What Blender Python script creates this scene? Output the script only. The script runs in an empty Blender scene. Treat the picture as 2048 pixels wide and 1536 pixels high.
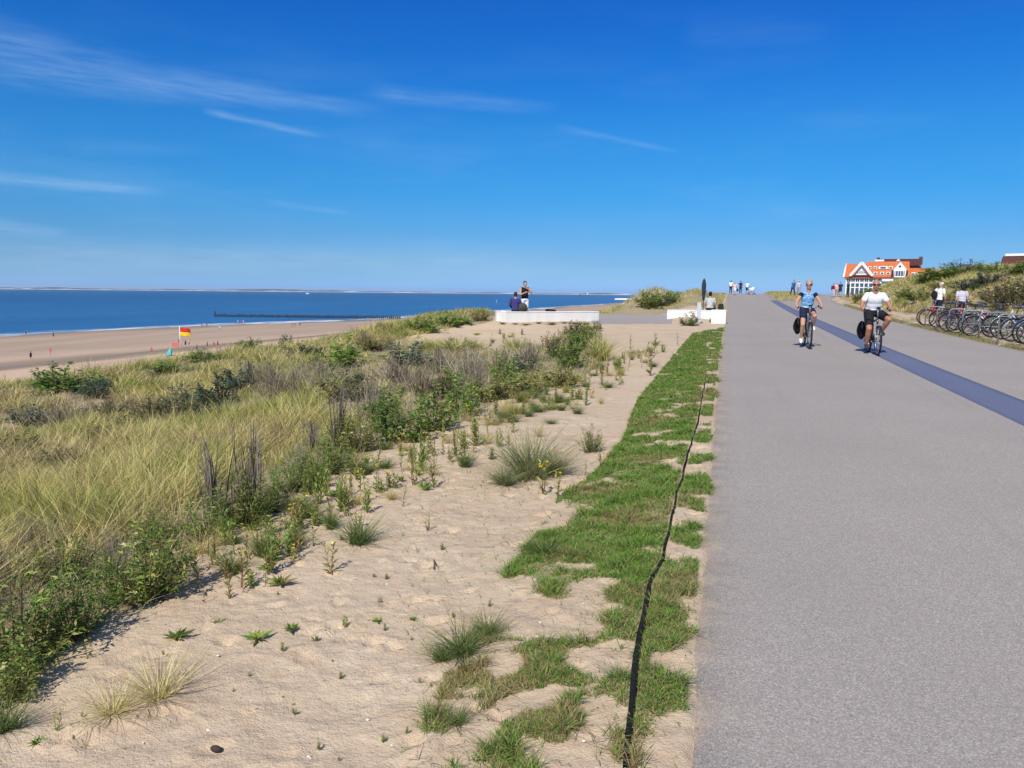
import bpy, math, random
import numpy as np
from mathutils import Vector, Matrix

# ---------------------------------------------------------------- camera, sky, sun, exposure
SC = bpy.context.scene
COL = SC.collection
FPX = 1540.0
YAW, PITCH, ROLL = math.radians(16.1), math.radians(6.81), math.radians(.58)
CAM = np.array([.09, 0., 1.5])
_R = Matrix.Rotation(YAW, 3, 'Z') @ Matrix.Rotation(math.pi/2-PITCH, 3, 'X') @ Matrix.Rotation(ROLL, 3, 'Z')
cd = bpy.data.cameras.new('camera'); cam = bpy.data.objects.new('camera', cd); COL.objects.link(cam)
cam.matrix_world = Matrix.Translation(Vector(CAM)) @ _R.to_4x4()
cd.sensor_fit = 'HORIZONTAL'; cd.sensor_width = 36; cd.lens = 36*FPX/2048
cd.clip_start = .05; cd.clip_end = 60000
SC.camera = cam
RM = np.array(_R)
SUN_EL, SUN_AZ = math.radians(44), math.radians(186)     # compass style: clockwise from +Y

W = bpy.data.worlds.new("World"); SC.world = W; W.use_nodes = True
SKY_STRENGTH = .1
EXPOSURE = .12
SC.view_settings.view_transform = 'Standard'; SC.view_settings.look = 'None'
SC.view_settings.exposure = EXPOSURE; SC.view_settings.gamma = 1; SC.view_settings.use_curve_mapping = False

sl = bpy.data.lights.new('sun', 'SUN'); so = bpy.data.objects.new('sun', sl); COL.objects.link(so)
sl.energy = 4.5; sl.angle = math.radians(.5); sl.color = (1, .935, .83)
_sd = Vector((math.sin(SUN_AZ)*math.cos(SUN_EL), math.cos(SUN_AZ)*math.cos(SUN_EL), math.sin(SUN_EL)))
so.rotation_euler = _sd.to_track_quat('Z', 'Y').to_euler(); so.location = (0, -20, 30)

def px_ray(x, y):
    d = RM @ np.array([(x-1024)/FPX, (768-y)/FPX, -1.]); return d/np.linalg.norm(d)

class NT:
    """short-hand for building node trees"""
    def __init__(s, tree): s.t = tree; s.n = tree.nodes; s.l = tree.links
    def node(s, typ, **kw):
        n = s.n.new(typ)
        for k, v in kw.items(): setattr(n, k, v)
        return n
    def put(s, sock, v):
        if isinstance(v, bpy.types.NodeSocket): s.l.new(v, sock)
        elif v is not None:
            if isinstance(v, (tuple, list)) and len(v) == 3 and sock.type == 'RGBA': v = (*v, 1)
            sock.default_value = v
    def math(s, op, a, b=None, c=None, clamp=False):
        n = s.node('ShaderNodeMath', operation=op); n.use_clamp = clamp
        s.put(n.inputs[0], a); s.put(n.inputs[1], b)
        if c is not None: s.put(n.inputs[2], c)
        return n.outputs[0]
    def mix(s, f, a, b, blend='MIX'):
        n = s.node('ShaderNodeMix', data_type='RGBA', blend_type=blend)
        s.put(n.inputs[0], f); s.put(n.inputs[6], a); s.put(n.inputs[7], b); return n.outputs[2]
    def noise(s, vec, scale, detail=4, rough=.55, dist=0, out=0):
        n = s.node('ShaderNodeTexNoise'); s.put(n.inputs['Vector'], vec)
        n.inputs['Scale'].default_value = scale; n.inputs['Detail'].default_value = detail
        n.inputs['Roughness'].default_value = rough; n.inputs['Distortion'].default_value = dist
        return n.outputs[out]
    def vor(s, vec, scale, out='Distance', feature='F1'):
        n = s.node('ShaderNodeTexVoronoi', feature=feature); s.put(n.inputs['Vector'], vec)
        n.inputs['Scale'].default_value = scale; return n.outputs[out]
    def ramp(s, f, stops):
        n = s.node('ShaderNodeValToRGB'); e = n.color_ramp.elements
        while len(e) < len(stops): e.new(.5)
        for el, (p, c) in zip(e, stops): el.position = p; el.color = (*c, 1) if len(c) == 3 else c
        s.put(n.inputs[0], f); return n.outputs[0]
    def mr(s, v, a, b, c=0, d=1, smooth=True):
        n = s.node('ShaderNodeMapRange', interpolation_type='SMOOTHSTEP' if smooth else 'LINEAR')
        for i, x in enumerate((v, a, b, c, d)): s.put(n.inputs[i], x)
        return n.outputs[0]
    def scalev(s, v, sc):
        n = s.node('ShaderNodeMapping'); s.put(n.inputs[0], v); n.inputs['Scale'].default_value = sc; return n.outputs[0]
    def bump(s, h, strength=.3, dist=.02, normal=None):
        n = s.node('ShaderNodeBump'); n.inputs['Strength'].default_value = strength; n.inputs['Distance'].default_value = dist
        s.put(n.inputs['Height'], h)
        if normal is not None: s.put(n.inputs['Normal'], normal)
        return n.outputs[0]

def build_world():
    W.node_tree.nodes.clear(); T = NT(W.node_tree)
    sky = T.node('ShaderNodeTexSky', sky_type='NISHITA'); sky.sun_disc = False
    sky.sun_elevation = SUN_EL; sky.sun_rotation = SUN_AZ
    sky.air_density = 1.0; sky.dust_density = .6; sky.ozone_density = 2.5; sky.altitude = 10
    tc = T.node('ShaderNodeTexCoord')
    sp = T.node('ShaderNodeSeparateXYZ'); T.l.new(tc.outputs['Generated'], sp.inputs[0])
    az = T.math('MULTIPLY', T.math('ARCTAN2', sp.outputs[0], sp.outputs[1]), 57.2958)
    el = T.math('MULTIPLY', T.math('ARCSINE', sp.outputs[2]), 57.2958)
    # the deep, polarised blue opposite the sun
    tint = T.ramp(T.mr(el, 0, 40, 0, 1, False), SKY_TINT)
    col = T.mix(1.0, sky.outputs[0], tint, 'MULTIPLY')
    cmb = T.node('ShaderNodeCombineXYZ'); T.put(cmb.inputs[0], az); T.put(cmb.inputs[1], el)
    P = cmb.outputs[0]
    total = None
    for (x0, y0, x1, y1, h0, h1, amt) in CIRRUS:
        a, b = px_ray(x0, y0), px_ray(x1, y1)
        A = (math.degrees(math.atan2(a[0], a[1])), math.degrees(math.asin(a[2])))
        B = (math.degrees(math.atan2(b[0], b[1])), math.degrees(math.asin(b[2])))
        L = math.hypot(B[0]-A[0], B[1]-A[1]); ux, uy = (B[0]-A[0])/L, (B[1]-A[1])/L
        dx = T.math('SUBTRACT', az, A[0]); dy = T.math('SUBTRACT', el, A[1])
        t = T.math('DIVIDE', T.math('ADD', T.math('MULTIPLY', dx, ux), T.math('MULTIPLY', dy, uy)), L)
        d = T.math('ADD', T.math('MULTIPLY', dx, -uy), T.math('MULTIPLY', dy, ux))
        m = T.node('ShaderNodeMapping'); T.put(m.inputs[0], P)
        m.inputs['Rotation'].default_value = (0, 0, -math.atan2(uy, ux)); m.inputs['Scale'].default_value = (1, 1, 1)
        m2 = T.scalev(m.outputs[0], (.12, 1.1, 1))
        wob = T.math('MULTIPLY', T.math('SUBTRACT', T.noise(m2, 1.1, 4), .5), 1.1*h0/38)
        d = T.math('ADD', d, wob)
        hw = T.math('MULTIPLY_ADD', T.math('MINIMUM', T.math('MAXIMUM', t, 0), 1), (h1-h0)/27., h0/27.)
        q = T.math('DIVIDE', T.math('ABSOLUTE', d), hw)
        across = T.mr(q, 1.25, 0.0); along = T.math('MULTIPLY', T.mr(t, -.12, .12), T.mr(t, 1.12, .7))
        fib = T.mr(T.noise(T.scalev(m.outputs[0], (.25, 2.6, 1)), 1.3, 6, .65), .08, .85)
        k = T.math('MULTIPLY', T.math('MULTIPLY', across, along), T.math('MULTIPLY', fib, amt))
        total = k if total is None else T.math('ADD', total, k)
    veil = T.math('MULTIPLY', T.mr(T.noise(T.scalev(P, (.05, .25, 1)), 1.0, 5, .6), .45, .8), T.mr(el, 24, 2, .0, .14))
    total = T.math('ADD', total, veil, clamp=True)
    col = T.mix(total, col, CLOUD_COL)
    bg = T.node('ShaderNodeBackground'); T.put(bg.inputs[0], col); bg.inputs[1].default_value = SKY_STRENGTH
    out = T.node('ShaderNodeOutputWorld'); T.l.new(bg.outputs[0], out.inputs[0])

SKY_TINT = [(0, (.46, .98, 2.3)), (.022, (.39, .77, 1.58)), (.05, (.31, .61, 1.17)), (.10, (.217, .562, 1.042)), (.175, (.132, .582, 1.047)), (.27, (.105, .594, 1.095)),
            (.36, (.068, .541, 1.146)), (.45, (.051, .485, 1.176)), (.54, (.042, .436, 1.21)), (.75, (.25, .62, 1.15)), (1, (.6, .8, 1.0))]
CLOUD_COL = (4.6, 6.6, 9.0)
CIRRUS = [(-60, 100, 740, 216, 56, 11, .25), (760, 188, 1100, 214, 20, 16, .17), (420, 224, 635, 270, 9, 7, .32),
          (-60, 350, 330, 384, 14, 8, .30), (-40, 450, 140, 466, 20, 10, .26), (1120, 254, 1360, 304, 8, 6, .15),
          (-60, 500, 1150, 528, 34, 22, .22), (540, 403, 712, 430, 8, 5, .16), (-40, 60, 160, 90, 30, 12, .10), (150, 290, 420, 300, 20, 12, .07), (1380, 70, 1660, 60, 40, 26, .06)]
build_world()

# ---------------------------------------------------------------- helpers
rng = np.random.default_rng(7)
random.seed(7)
def link(o, parent=None):
    COL.objects.link(o)
    if parent is not None: o.parent = parent
    return o
def tag(o, label=None, cat=None, group=None, kind=None):
    for k, v in (('label', label), ('category', cat), ('group', group), ('kind', kind)):
        if v: o[k] = v
    return o
def thing(name, label, cat, loc=(0, 0, 0), rz=0, group=None):
    o = bpy.data.objects.new(name, None); link(o); o.location = loc; o.rotation_euler = (0, 0, rz); o.empty_display_size = .1
    return tag(o, label, cat, group)
def copy_tree(o, parent=None):
    c = o.copy(); COL.objects.link(c)
    if parent is not None: c.parent = parent
    for ch in o.children: copy_tree(ch, c)
    return c
def np_mesh(name, V, Fq, mat=None, parent=None, smooth=False, attrs=None, tri=False):
    """V (n,3), Fq (m,4) or (m,3)"""
    V = np.asarray(V, np.float32); Fq = np.asarray(Fq, np.int32); k = Fq.shape[1]
    me = bpy.data.meshes.new(name)
    me.vertices.add(len(V)); me.vertices.foreach_set('co', V.ravel())
    me.loops.add(Fq.size); me.loops.foreach_set('vertex_index', Fq.ravel())
    me.polygons.add(len(Fq)); me.polygons.foreach_set('loop_start', np.arange(0, Fq.size, k, dtype=np.int32))
    me.polygons.foreach_set('loop_total', np.full(len(Fq), k, np.int32))
    if smooth: me.polygons.foreach_set('use_smooth', np.ones(len(Fq), bool))
    for an, arr in (attrs or {}).items():
        arr = np.asarray(arr, np.float32)
        if arr.ndim == 1:
            a = me.attributes.new(an, 'FLOAT', 'POINT'); a.data.foreach_set('value', arr)
        else:
            a = me.attributes.new(an, 'FLOAT_COLOR', 'POINT')
            a.data.foreach_set('color', np.c_[arr, np.ones(len(arr), np.float32)].astype(np.float32).ravel())
    me.update(calc_edges=True)
    if mat: me.materials.append(mat)
    return link(bpy.data.objects.new(name, me), parent)

class MB:
    """collects shapes into one mesh"""
    def __init__(s): s.v = []; s.f = []; s.sm = []
    def add(s, vs, fs, smooth=False):
        b = len(s.v); s.v += [tuple(map(float, v)) for v in vs]; s.f += [tuple(i+b for i in f) for f in fs]; s.sm += [smooth]*len(fs); return s
    def box(s, c, d, rz=0, bev=0):
        x, y, z = d[0]/2, d[1]/2, d[2]/2; b = min(bev, x*.9, y*.9, z*.9)
        cr, sr = math.cos(rz), math.sin(rz)
        def tr(p): return (c[0]+p[0]*cr-p[1]*sr, c[1]+p[0]*sr+p[1]*cr, c[2]+p[2])
        if b <= 0:
            vs = [(-x, -y, -z), (x, -y, -z), (x, y, -z), (-x, y, -z), (-x, -y, z), (x, -y, z), (x, y, z), (-x, y, z)]
            return s.add([tr(p) for p in vs], [(0, 3, 2, 1), (4, 5, 6, 7), (0, 1, 5, 4), (1, 2, 6, 5), (2, 3, 7, 6), (3, 0, 4, 7)])
        rings = [(-z, b), (-z+b, 0), (z-b, 0), (z, b)]; vs = []
        for zz, ins in rings:
            X, Y = x-ins, y-ins; k = b*.6 if ins == 0 else b*.3
            vs += [(-X+k, -Y, zz), (X-k, -Y, zz), (X, -Y+k, zz), (X, Y-k, zz), (X-k, Y, zz), (-X+k, Y, zz), (-X, Y-k, zz), (-X, -Y+k, zz)]
        fs = [tuple(range(7, -1, -1)), tuple(range(24, 32))]
        for r in range(3):
            for i in range(8): fs.append((r*8+i, r*8+(i+1) % 8, r*8+8+(i+1) % 8, r*8+8+i))
        return s.add([tr(p) for p in vs], fs)
    def tube(s, pts, r, n=6, cap=True):
        pts = [Vector(p) for p in pts]; m = len(pts); rs = list(r) if hasattr(r, '__len__') else [r]*m
        vs = []; fs = []; prev = None
        for i, p in enumerate(pts):
            t = (pts[min(i+1, m-1)]-pts[max(i-1, 0)])
            t = t.normalized() if t.length > 1e-9 else Vector((0, 0, 1))
            if prev is None: a = t.orthogonal().normalized()
            else:
                a = prev-t*prev.dot(t)
                a = a.normalized() if a.length > 1e-6 else t.orthogonal().normalized()
            prev = a; b = t.cross(a)
            for k in range(n):
                w = 2*math.pi*k/n; vs.append(p+(a*math.cos(w)+b*math.sin(w))*rs[i])
        for i in range(m-1):
            for k in range(n): fs.append((i*n+k, i*n+(k+1) % n, (i+1)*n+(k+1) % n, (i+1)*n+k))
        if cap: fs += [tuple(range(n-1, -1, -1)), tuple((m-1)*n+k for k in range(n))]
        return s.add(vs, fs, True)
    def torus(s, c, axis, R, r, n=28, k=6, flat=1.0):
        q = Vector(axis).normalized().to_track_quat('Z', 'Y').to_matrix(); vs = []; fs = []
        for i in range(n):
            a = 2*math.pi*i/n
            for j in range(k):
                b = 2*math.pi*j/k
                vs.append(Vector(c)+q @ Vector(((R+r*math.cos(b))*math.cos(a), (R+r*math.cos(b))*math.sin(a), r*flat*math.sin(b))))
        for i in range(n):
            for j in range(k): fs.append((i*k+j, ((i+1) % n)*k+j, ((i+1) % n)*k+(j+1) % k, i*k+(j+1) % k))
        return s.add(vs, fs, True)
    def ell(s, c, r, rot=None, n=12, m=8):
        vs = []; fs = []; rot = rot or Matrix.Identity(3)
        for j in range(m+1):
            th = math.pi*j/m
            for i in range(n):
                ph = 2*math.pi*i/n
                vs.append(Vector(c)+rot @ Vector((r[0]*math.sin(th)*math.cos(ph), r[1]*math.sin(th)*math.sin(ph), r[2]*math.cos(th))))
        for j in range(m):
            for i in range(n): fs.append((j*n+i, (j+1)*n+i, (j+1)*n+(i+1) % n, j*n+(i+1) % n))
        return s.add(vs, fs, True)
    def prism(s, poly, depth, M):
        """poly in local xz, extruded along local y from 0 to depth, placed with matrix M"""
        n = len(poly); vs = [M @ Vector((x, 0, z)) for x, z in poly]+[M @ Vector((x, depth, z)) for x, z in poly]
        fs = [tuple(range(n)), tuple(range(2*n-1, n-1, -1))]+[((i+1) % n, i, n+i, n+(i+1) % n) for i in range(n)]
        return s.add(vs, fs)
    def build(s, name, mat, parent=None):
        me = bpy.data.meshes.new(name); me.from_pydata(s.v, [], s.f)
        me.polygons.foreach_set('use_smooth', s.sm); me.update()
        if mat: me.materials.append(mat)
        return link(bpy.data.objects.new(name, me), parent)

# vectorised gradient noise
_perm = np.random.default_rng(3).permutation(512); _gr = np.random.default_rng(4).normal(size=(512, 2)); _gr /= np.linalg.norm(_gr, axis=1)[:, None]
def gnoise(x, y):
    x = np.asarray(x, float); y = np.asarray(y, float); xi = np.floor(x).astype(int); yi = np.floor(y).astype(int); fx = x-xi; fy = y-yi
    def g(ix, iy, dx, dy):
        h = _perm[(_perm[ix & 511]+iy) & 511]; return _gr[h, 0]*dx+_gr[h, 1]*dy
    u = fx*fx*fx*(fx*(fx*6-15)+10); v = fy*fy*fy*(fy*(fy*6-15)+10)
    a = g(xi, yi, fx, fy); b = g(xi+1, yi, fx-1, fy); c = g(xi, yi+1, fx, fy-1); d = g(xi+1, yi+1, fx-1, fy-1)
    return ((a+(b-a)*u)*(1-v)+(c+(d-c)*u)*v)*1.6
def fbm(x, y, o=4, g=.5):
    s = 0; a = 1.; t = 0
    for i in range(o): s = s+a*gnoise(x*2**i+17.3*i, y*2**i-9.1*i); t += a; a *= g
    return s/t
def ss(x, a, b):
    t = np.clip((np.asarray(x, float)-a)/(b-a), 0, 1); return t*t*(3-2*t)

# ---------------------------------------------------------------- terrain shape (metres; path runs along +Y, sea lies towards -X)
SEA = -13.5
def zp(s):
    s = np.asarray(s, float); c = np.clip(s, 0, 112)
    z = .003*c+.0001*c*c
    return z-np.where(s > 112, (s-112)**2*.00035/(1+(s-112)*.01), 0)
def path_left(s): return np.interp(s, [-10, 2.6, 6.4, 17, 35, 82, 200], [.05, .01, -.06, -.2, -.36, -.98, -1.6])
def path_right(s): return np.interp(s, [-10, 24, 41, 51, 67, 90, 130], [7.25, 7.22, 7.3, 7.95, 8.5, 9.6, 14])
def shoulder(s): return np.interp(s, [-20, 5, 14, 26, 34, 40, 46, 60, 90, 130, 400], [19, 18, 17, 14, 12.8, 10.4, 8.0, 8.0, 9.5, 12, 20])
def drop(s): return np.interp(s, [-20, 5, 10, 14, 20, 26, 31, 34, 40, 46, 60, 100, 130], [-1.5, -1.3, -1.15, -1.05, -.85, -.62, -.28, .05, .0, -.2, -.3, -.4, -1])
def g2(x, y, cx, cy, sx, sy): return np.exp(-((x-cx)/sx)**2-((y-cy)/sy)**2)
def zl(X, s):
    L = -X; Ls = shoulder(s)
    z = zp(s)+drop(s)*ss(L, 1.2, Ls*.85)+.02
    z = z-.10*ss(L, .2, 1.6)*ss(s, 22, 12)-.02*ss(L, .0, .5)
    rel = ss(L, 3, 6)*ss(s, 70, 30)
    z = z+rel*(.22*fbm(X*.22, s*.22, 3)+.10*fbm(X*.7+3, s*.7, 2))
    z = z+.34*g2(X, s, -11.7, 34.2, 1.5, 3.2)+.16*g2(X, s, -12.8, 29.5, 1.5, 2.5)
    # viewpoint terrace is level
    f = ss(L, 11.2, 10.4)*ss(L, .3, 1.0)*ss(s, 31.0, 33.)*ss(s, 41, 39); z = z*(1-f)+f*.20
    z = z+1.2*g2(X, s, -5.0, 50, 1.6, 4.5)+.7*g2(X, s, -3.4, 53, 1.5, 6)+.95*g2(X, s, -1.6, 51, 1.15, 11)+.5*g2(X, s, -1.9, 70, 1.0, 18)
    fall = np.maximum(L-Ls, 0)
    zz = z-.55*fall*fall/(fall+2.5)
    beach = -12.2-1.3*ss(L, 60, 190)
    return np.maximum(zz, beach)
def zr(X, s):
    b = zp(s); e = X-path_right(s)
    z = b-.03+.10*ss(e, .1, 1.5)
    foot = np.interp(s, [-20, 15, 24, 34, 45, 55, 66, 78, 90], [4.8, 4.8, 4.6, 4.4, 3.6, 2.4, 1.0, 1.5, 5])
    H = np.interp(s, [-20, 10, 20, 30, 40, 50, 60, 70, 80, 90], [1.5, 1.5, 1.5, 1.6, 2.0, 2.4, 2.9, 3.1, 2.2, 0])
    d = e-foot
    dune = H*(1-np.exp(-(np.maximum(d, 0)/3.3)**1.15))*ss(d, 60, 24)
    dune = dune*(1+.16*fbm(X*.16, s*.16, 3))+.18*fbm(X*.45, s*.45, 3)*ss(d, 0, 2)*ss(H, 0, 1)
    far = ss(s, 85, 120)*1.2*ss(X, 30, 60)
    # wedge of dune grass between the two branches of the promenade
    wedge = .35*ss(s, 80, 88)*ss(X, 4.0, 4.7)*ss(X, 8.3-.0*s, 7.4)*ss(s, 150, 120)
    return z+dune+far+wedge
def zg(X, s):
    X = np.asarray(X, float); s = np.asarray(s, float)
    xl, xr = path_left(s), path_right(s)
    a = zl(X-xl, s); b = zr(X, s)
    z = np.where(X < xl, a, b)
    inside = (X > xl) & (X < xr)
    wedge = .35*ss(s, 80, 88)*ss(X, 4.0, 4.7)*ss(X, 8.3, 7.4)*ss(s, 150, 120)
    return np.where(inside, zp(s)-.05*np.minimum(ss(X-xl, 0, .08), ss(xr-X, 0, .08))+wedge, z)
def px_of(X, Y, Z):
    q = (np.stack([np.asarray(X, float)-CAM[0], np.asarray(Y, float)-CAM[1], np.asarray(Z, float)-CAM[2]], -1)) @ RM
    d = np.where(q[..., 2] < -.05, -q[..., 2], np.nan)
    return 1024+FPX*q[..., 0]/d, 768-FPX*q[..., 1]/d, d
_ts = np.concatenate([np.linspace(1.2, 12, 1500), np.linspace(12, 60, 2500), np.linspace(60, 400, 4000)])
def hit(x, y, z=None):
    """the spot on the ground seen at a pixel of the 2048 px photograph"""
    d = px_ray(x, y)
    if z is not None:
        t = (z-CAM[2])/d[2]; return CAM+d*t
    P = CAM+d*_ts[:, None]; below = P[:, 2] < zg(P[:, 0], P[:, 1])
    k = int(np.argmax(below)) if below.any() else len(_ts)-1
    return P[k]
def onground(X, Y): return float(zg(X, Y))
def inpoly(x, y, poly):
    x = np.asarray(x, float); y = np.asarray(y, float); r = np.zeros(x.shape, bool); n = len(poly)
    for i in range(n):
        x0, y0 = poly[i]; x1, y1 = poly[(i+1) % n]
        if y0 == y1: continue
        c = ((y0 > y) != (y1 > y)) & (x < (x1-x0)*(y-y0)/(y1-y0)+x0); r ^= c
    return r
# ---------------------------------------------------------------- materials
def new_mat(name):
    m = bpy.data.materials.new(name); m.use_nodes = True; m.node_tree.nodes.clear()
    T = NT(m.node_tree); b = T.node('ShaderNodeBsdfPrincipled'); o = T.node('ShaderNodeOutputMaterial')
    T.l.new(b.outputs[0], o.inputs[0]); return m, T, b, o
_mc = {}
def mat(name, col, rough=.6, spec=.3, metal=0, var=.12, scale=30, coat=0):
    """plain surface with some wear in its colour"""
    if name in _mc: return _mc[name]
    m, T, b, o = new_mat(name)
    tc = T.node('ShaderNodeTexCoord').outputs['Object']
    n = T.noise(tc, scale, 4, .6)
    lo = tuple(c*(1-var) for c in col); hi = tuple(min(1, c*(1+var)) for c in col)
    T.put(b.inputs['Base Color'], T.ramp(n, [(.3, lo), (.7, hi)]))
    T.put(b.inputs['Roughness'], T.mr(n, .3, .7, max(0, rough-.06), min(1, rough+.06)))
    b.inputs['Specular IOR Level'].default_value = spec; b.inputs['Metallic'].default_value = metal
    b.inputs['Coat Weight'].default_value = coat
    _mc[name] = m; return m
def leaf_mat(name, trans=.3, rough=.55, hue=.02, val=.35, spec=.25):
    if name in _mc: return _mc[name]
    m, T, b, o = new_mat(name)
    a = T.node('ShaderNodeAttribute', attribute_name='Col').outputs['Color']
    oi = T.node('ShaderNodeObjectInfo')
    h = T.node('ShaderNodeHueSaturation'); T.put(h.inputs['Color'], a)
    T.put(h.inputs['Hue'], T.math('MULTIPLY_ADD', oi.outputs['Random'], hue, .5-hue/2))
    T.put(h.inputs['Value'], T.math('MULTIPLY_ADD', oi.outputs['Random'], val, 1-val/2))
    T.put(b.inputs['Base Color'], h.outputs[0]); b.inputs['Roughness'].default_value = rough
    b.inputs['Specular IOR Level'].default_value = spec
    tr = T.node('ShaderNodeBsdfTranslucent'); T.put(tr.inputs[0], h.outputs[0])
    mx = T.node('ShaderNodeMixShader'); mx.inputs[0].default_value = trans
    T.l.new(b.outputs[0], mx.inputs[1]); T.l.new(tr.outputs[0], mx.inputs[2]); T.l.new(mx.outputs[0], o.inputs[0])
    _mc[name] = m; return m

def sand_material():
    m, T, b, o = new_mat('dune_sand')
    pos = T.node('ShaderNodeNewGeometry').outputs['Position']
    att = lambda n: T.node('ShaderNodeAttribute', attribute_name=n).outputs['Fac']
    veg, lawn, gravel = att('veg'), att('lawn'), att('gravel')
    n1 = T.noise(pos, .9, 5, .6); n2 = T.noise(pos, 9, 5, .65); n3 = T.noise(pos, 60, 3, .7)
    sand = T.ramp(n1, [(.25, (.50, .375, .255)), (.5, (.58, .455, .32)), (.75, (.63, .51, .375))])
    sand = T.mix(T.mr(n2, .35, .75, 0, .55), sand, (.50, .36, .24))
    sand = T.mix(T.mr(n3, .5, .85, 0, .5), sand, (.36, .27, .19))
    # bits of straw, shell and root lying in the sand
    bits = T.mr(T.vor(T.scalev(pos, (1, 1, .02)), 26), .24, .12)
    bits = T.math('MULTIPLY', bits, T.mr(T.noise(pos, 2.6, 3), .44, .62))
    sand = T.mix(T.math('MULTIPLY', bits, .75), sand, T.ramp(T.noise(pos, 40, 1), [(.4, (.10, .075, .045)), (.6, (.70, .62, .52))]))
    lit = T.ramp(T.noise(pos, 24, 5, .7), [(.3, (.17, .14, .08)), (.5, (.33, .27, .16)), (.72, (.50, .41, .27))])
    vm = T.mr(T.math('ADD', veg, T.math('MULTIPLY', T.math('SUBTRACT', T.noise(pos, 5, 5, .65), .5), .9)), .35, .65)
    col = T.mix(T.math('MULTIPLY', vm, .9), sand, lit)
    lg = T.ramp(T.noise(pos, 45, 4, .7), [(.3, (.08, .12, .03)), (.5, (.20, .20, .075)), (.7, (.40, .32, .18))])
    lm = T.mr(T.math('ADD', lawn, T.math('MULTIPLY', T.math('SUBTRACT', T.noise(pos, 17, 5, .75), .5), 2.2)), .35, .95)
    col = T.mix(T.math('MULTIPLY', lm, .75), col, lg)
    gr = T.ramp(T.noise(pos, 30, 4, .7), [(.3, (.27, .245, .23)), (.7, (.42, .385, .36))])
    col = T.mix(T.mr(gravel, .3, .7), col, gr)
    T.put(b.inputs['Base Color'], col); b.inputs['Roughness'].default_value = .95; b.inputs['Specular IOR Level'].default_value = .1
    hh = T.math('ADD', T.math('MULTIPLY', T.noise(pos, 6, 6, .62), .7), T.math('MULTIPLY', T.noise(pos, 120, 3, .6), .10))
    T.put(b.inputs['Normal'], T.bump(hh, .9, .06))
    return m

def grid(xs, ys):
    nx, ny = len(xs), len(ys); X, Y = np.meshgrid(xs, ys)
    i = np.arange(nx-1)[None, :]+np.arange(ny-1)[:, None]*nx
    Fq = np.stack([i, i+1, i+1+nx, i+nx], -1).reshape(-1, 4)
    return X.ravel(), Y.ravel(), Fq
def spaced(a, b, s0, g, smax):
    r = [a]; s = s0; sg = 1 if b > a else -1
    while (b-r[-1])*sg > s: r.append(r[-1]+sg*s); s = min(s*g, smax)
    r.append(b); return r

# picture regions of the plant cover, used to decide what grows where (each point is then placed in metres on the ground)
VEG = [(-900, 2400), (-300, 1560), (0, 1420), (60, 1350), (200, 1250), (350, 1175), (420, 1075), (560, 1015), (640, 955), (760, 897), (880, 868), (1000, 800),
       (1140, 775), (1215, 715), (1195, 652), (1150, 655), (1090, 690), (1000, 705), (900, 700), (850, 697), (815, 682), (830, 664), (960, 648), (985, 640), (985, 560), (-900, 560)]
MARRAM = [(-900, 1800), (-200, 1330), (0, 1190), (120, 1150), (250, 1090), (400, 1010), (520, 930), (620, 850), (690, 790), (660, 745), (700, 715), (760, 695), (810, 668), (850, 600), (-900, 600)]
LAWN = [(1452, 655), (1385, 668), (1345, 715), (1275, 800), (1245, 880), (1190, 945), (1115, 1000), (1065, 1080), (1005, 1150), (1000, 1190), (1085, 1190), (1130, 1230), (985, 1250),
        (870, 1310), (880, 1340), (985, 1290), (1000, 1310), (890, 1350), (860, 1420), (835, 1480), (860, 1510), (840, 1560), (740, 2300), (1500, 2300), (1415, 1500), (1405, 1300), (1410, 1150), (1430, 900), (1445, 720)]
BLACKSTRIP = [(1249, 1545), (1262, 1400), (1275, 1290), (1290, 1210), (1302, 1172), (1325, 1120), (1340, 1050), (1352, 1000), (1368, 940), (1380, 895), (1395, 850), (1405, 790), (1412, 755)]
def veg_fields(X, Y, Z):
    px, py, d = px_of(X, Y, Z)
    px = np.nan_to_num(px, nan=-800); py = np.nan_to_num(py, nan=2200)
    far = (Y < 1.0) | (d < .6)
    L = path_left(Y)-X
    veg = np.where(far, L > 4, inpoly(px, py, VEG)) & (L > .4) & (Y < 44)
    veg = veg | ((L > .2) & (Y > 42.5)) | ((L > shoulder(Y)-1) & (Y < 44))
    marram = np.where(far, L > 5, inpoly(px, py, MARRAM)) & veg
    e = X-path_right(Y)
    lawn = np.where(far, (L > .05) & (L < 1.6), inpoly(px, py, LAWN)) & (L > -.13*ss(gnoise(Y*1.1, Y*0+3), .05, .5)+.03) & (L < 9)
    sx = np.interp(py, [p[1] for p in BLACKSTRIP[::-1]], [p[0] for p in BLACKSTRIP[::-1]])
    dens = np.ones(len(X))
    n = fbm(X*2.3+5, Y*1.9, 3)
    n2 = fbm(X*.9+40, Y*.9, 3)
    dens = np.where(py > 1130, ss(n+.35*n2+.14*((px < 1240) & (py > 1280)), -.06, .24), ss(n+.5*n2, -.50, -.15))
    dens = np.where((py > 1285) & (px < sx), ss(fbm(X*4.6+9, Y*4.2, 3)+.3*n2, -.16, .14), dens)
    dens = np.where((px > sx) & (py < 1130), ss(n, -.12, .12), dens)
    dens = np.where((px > sx) & (py >= 1130), ss(n+.15, .12, .35), dens)
    return veg, marram, lawn*dens, px, py, d, L, e

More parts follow.
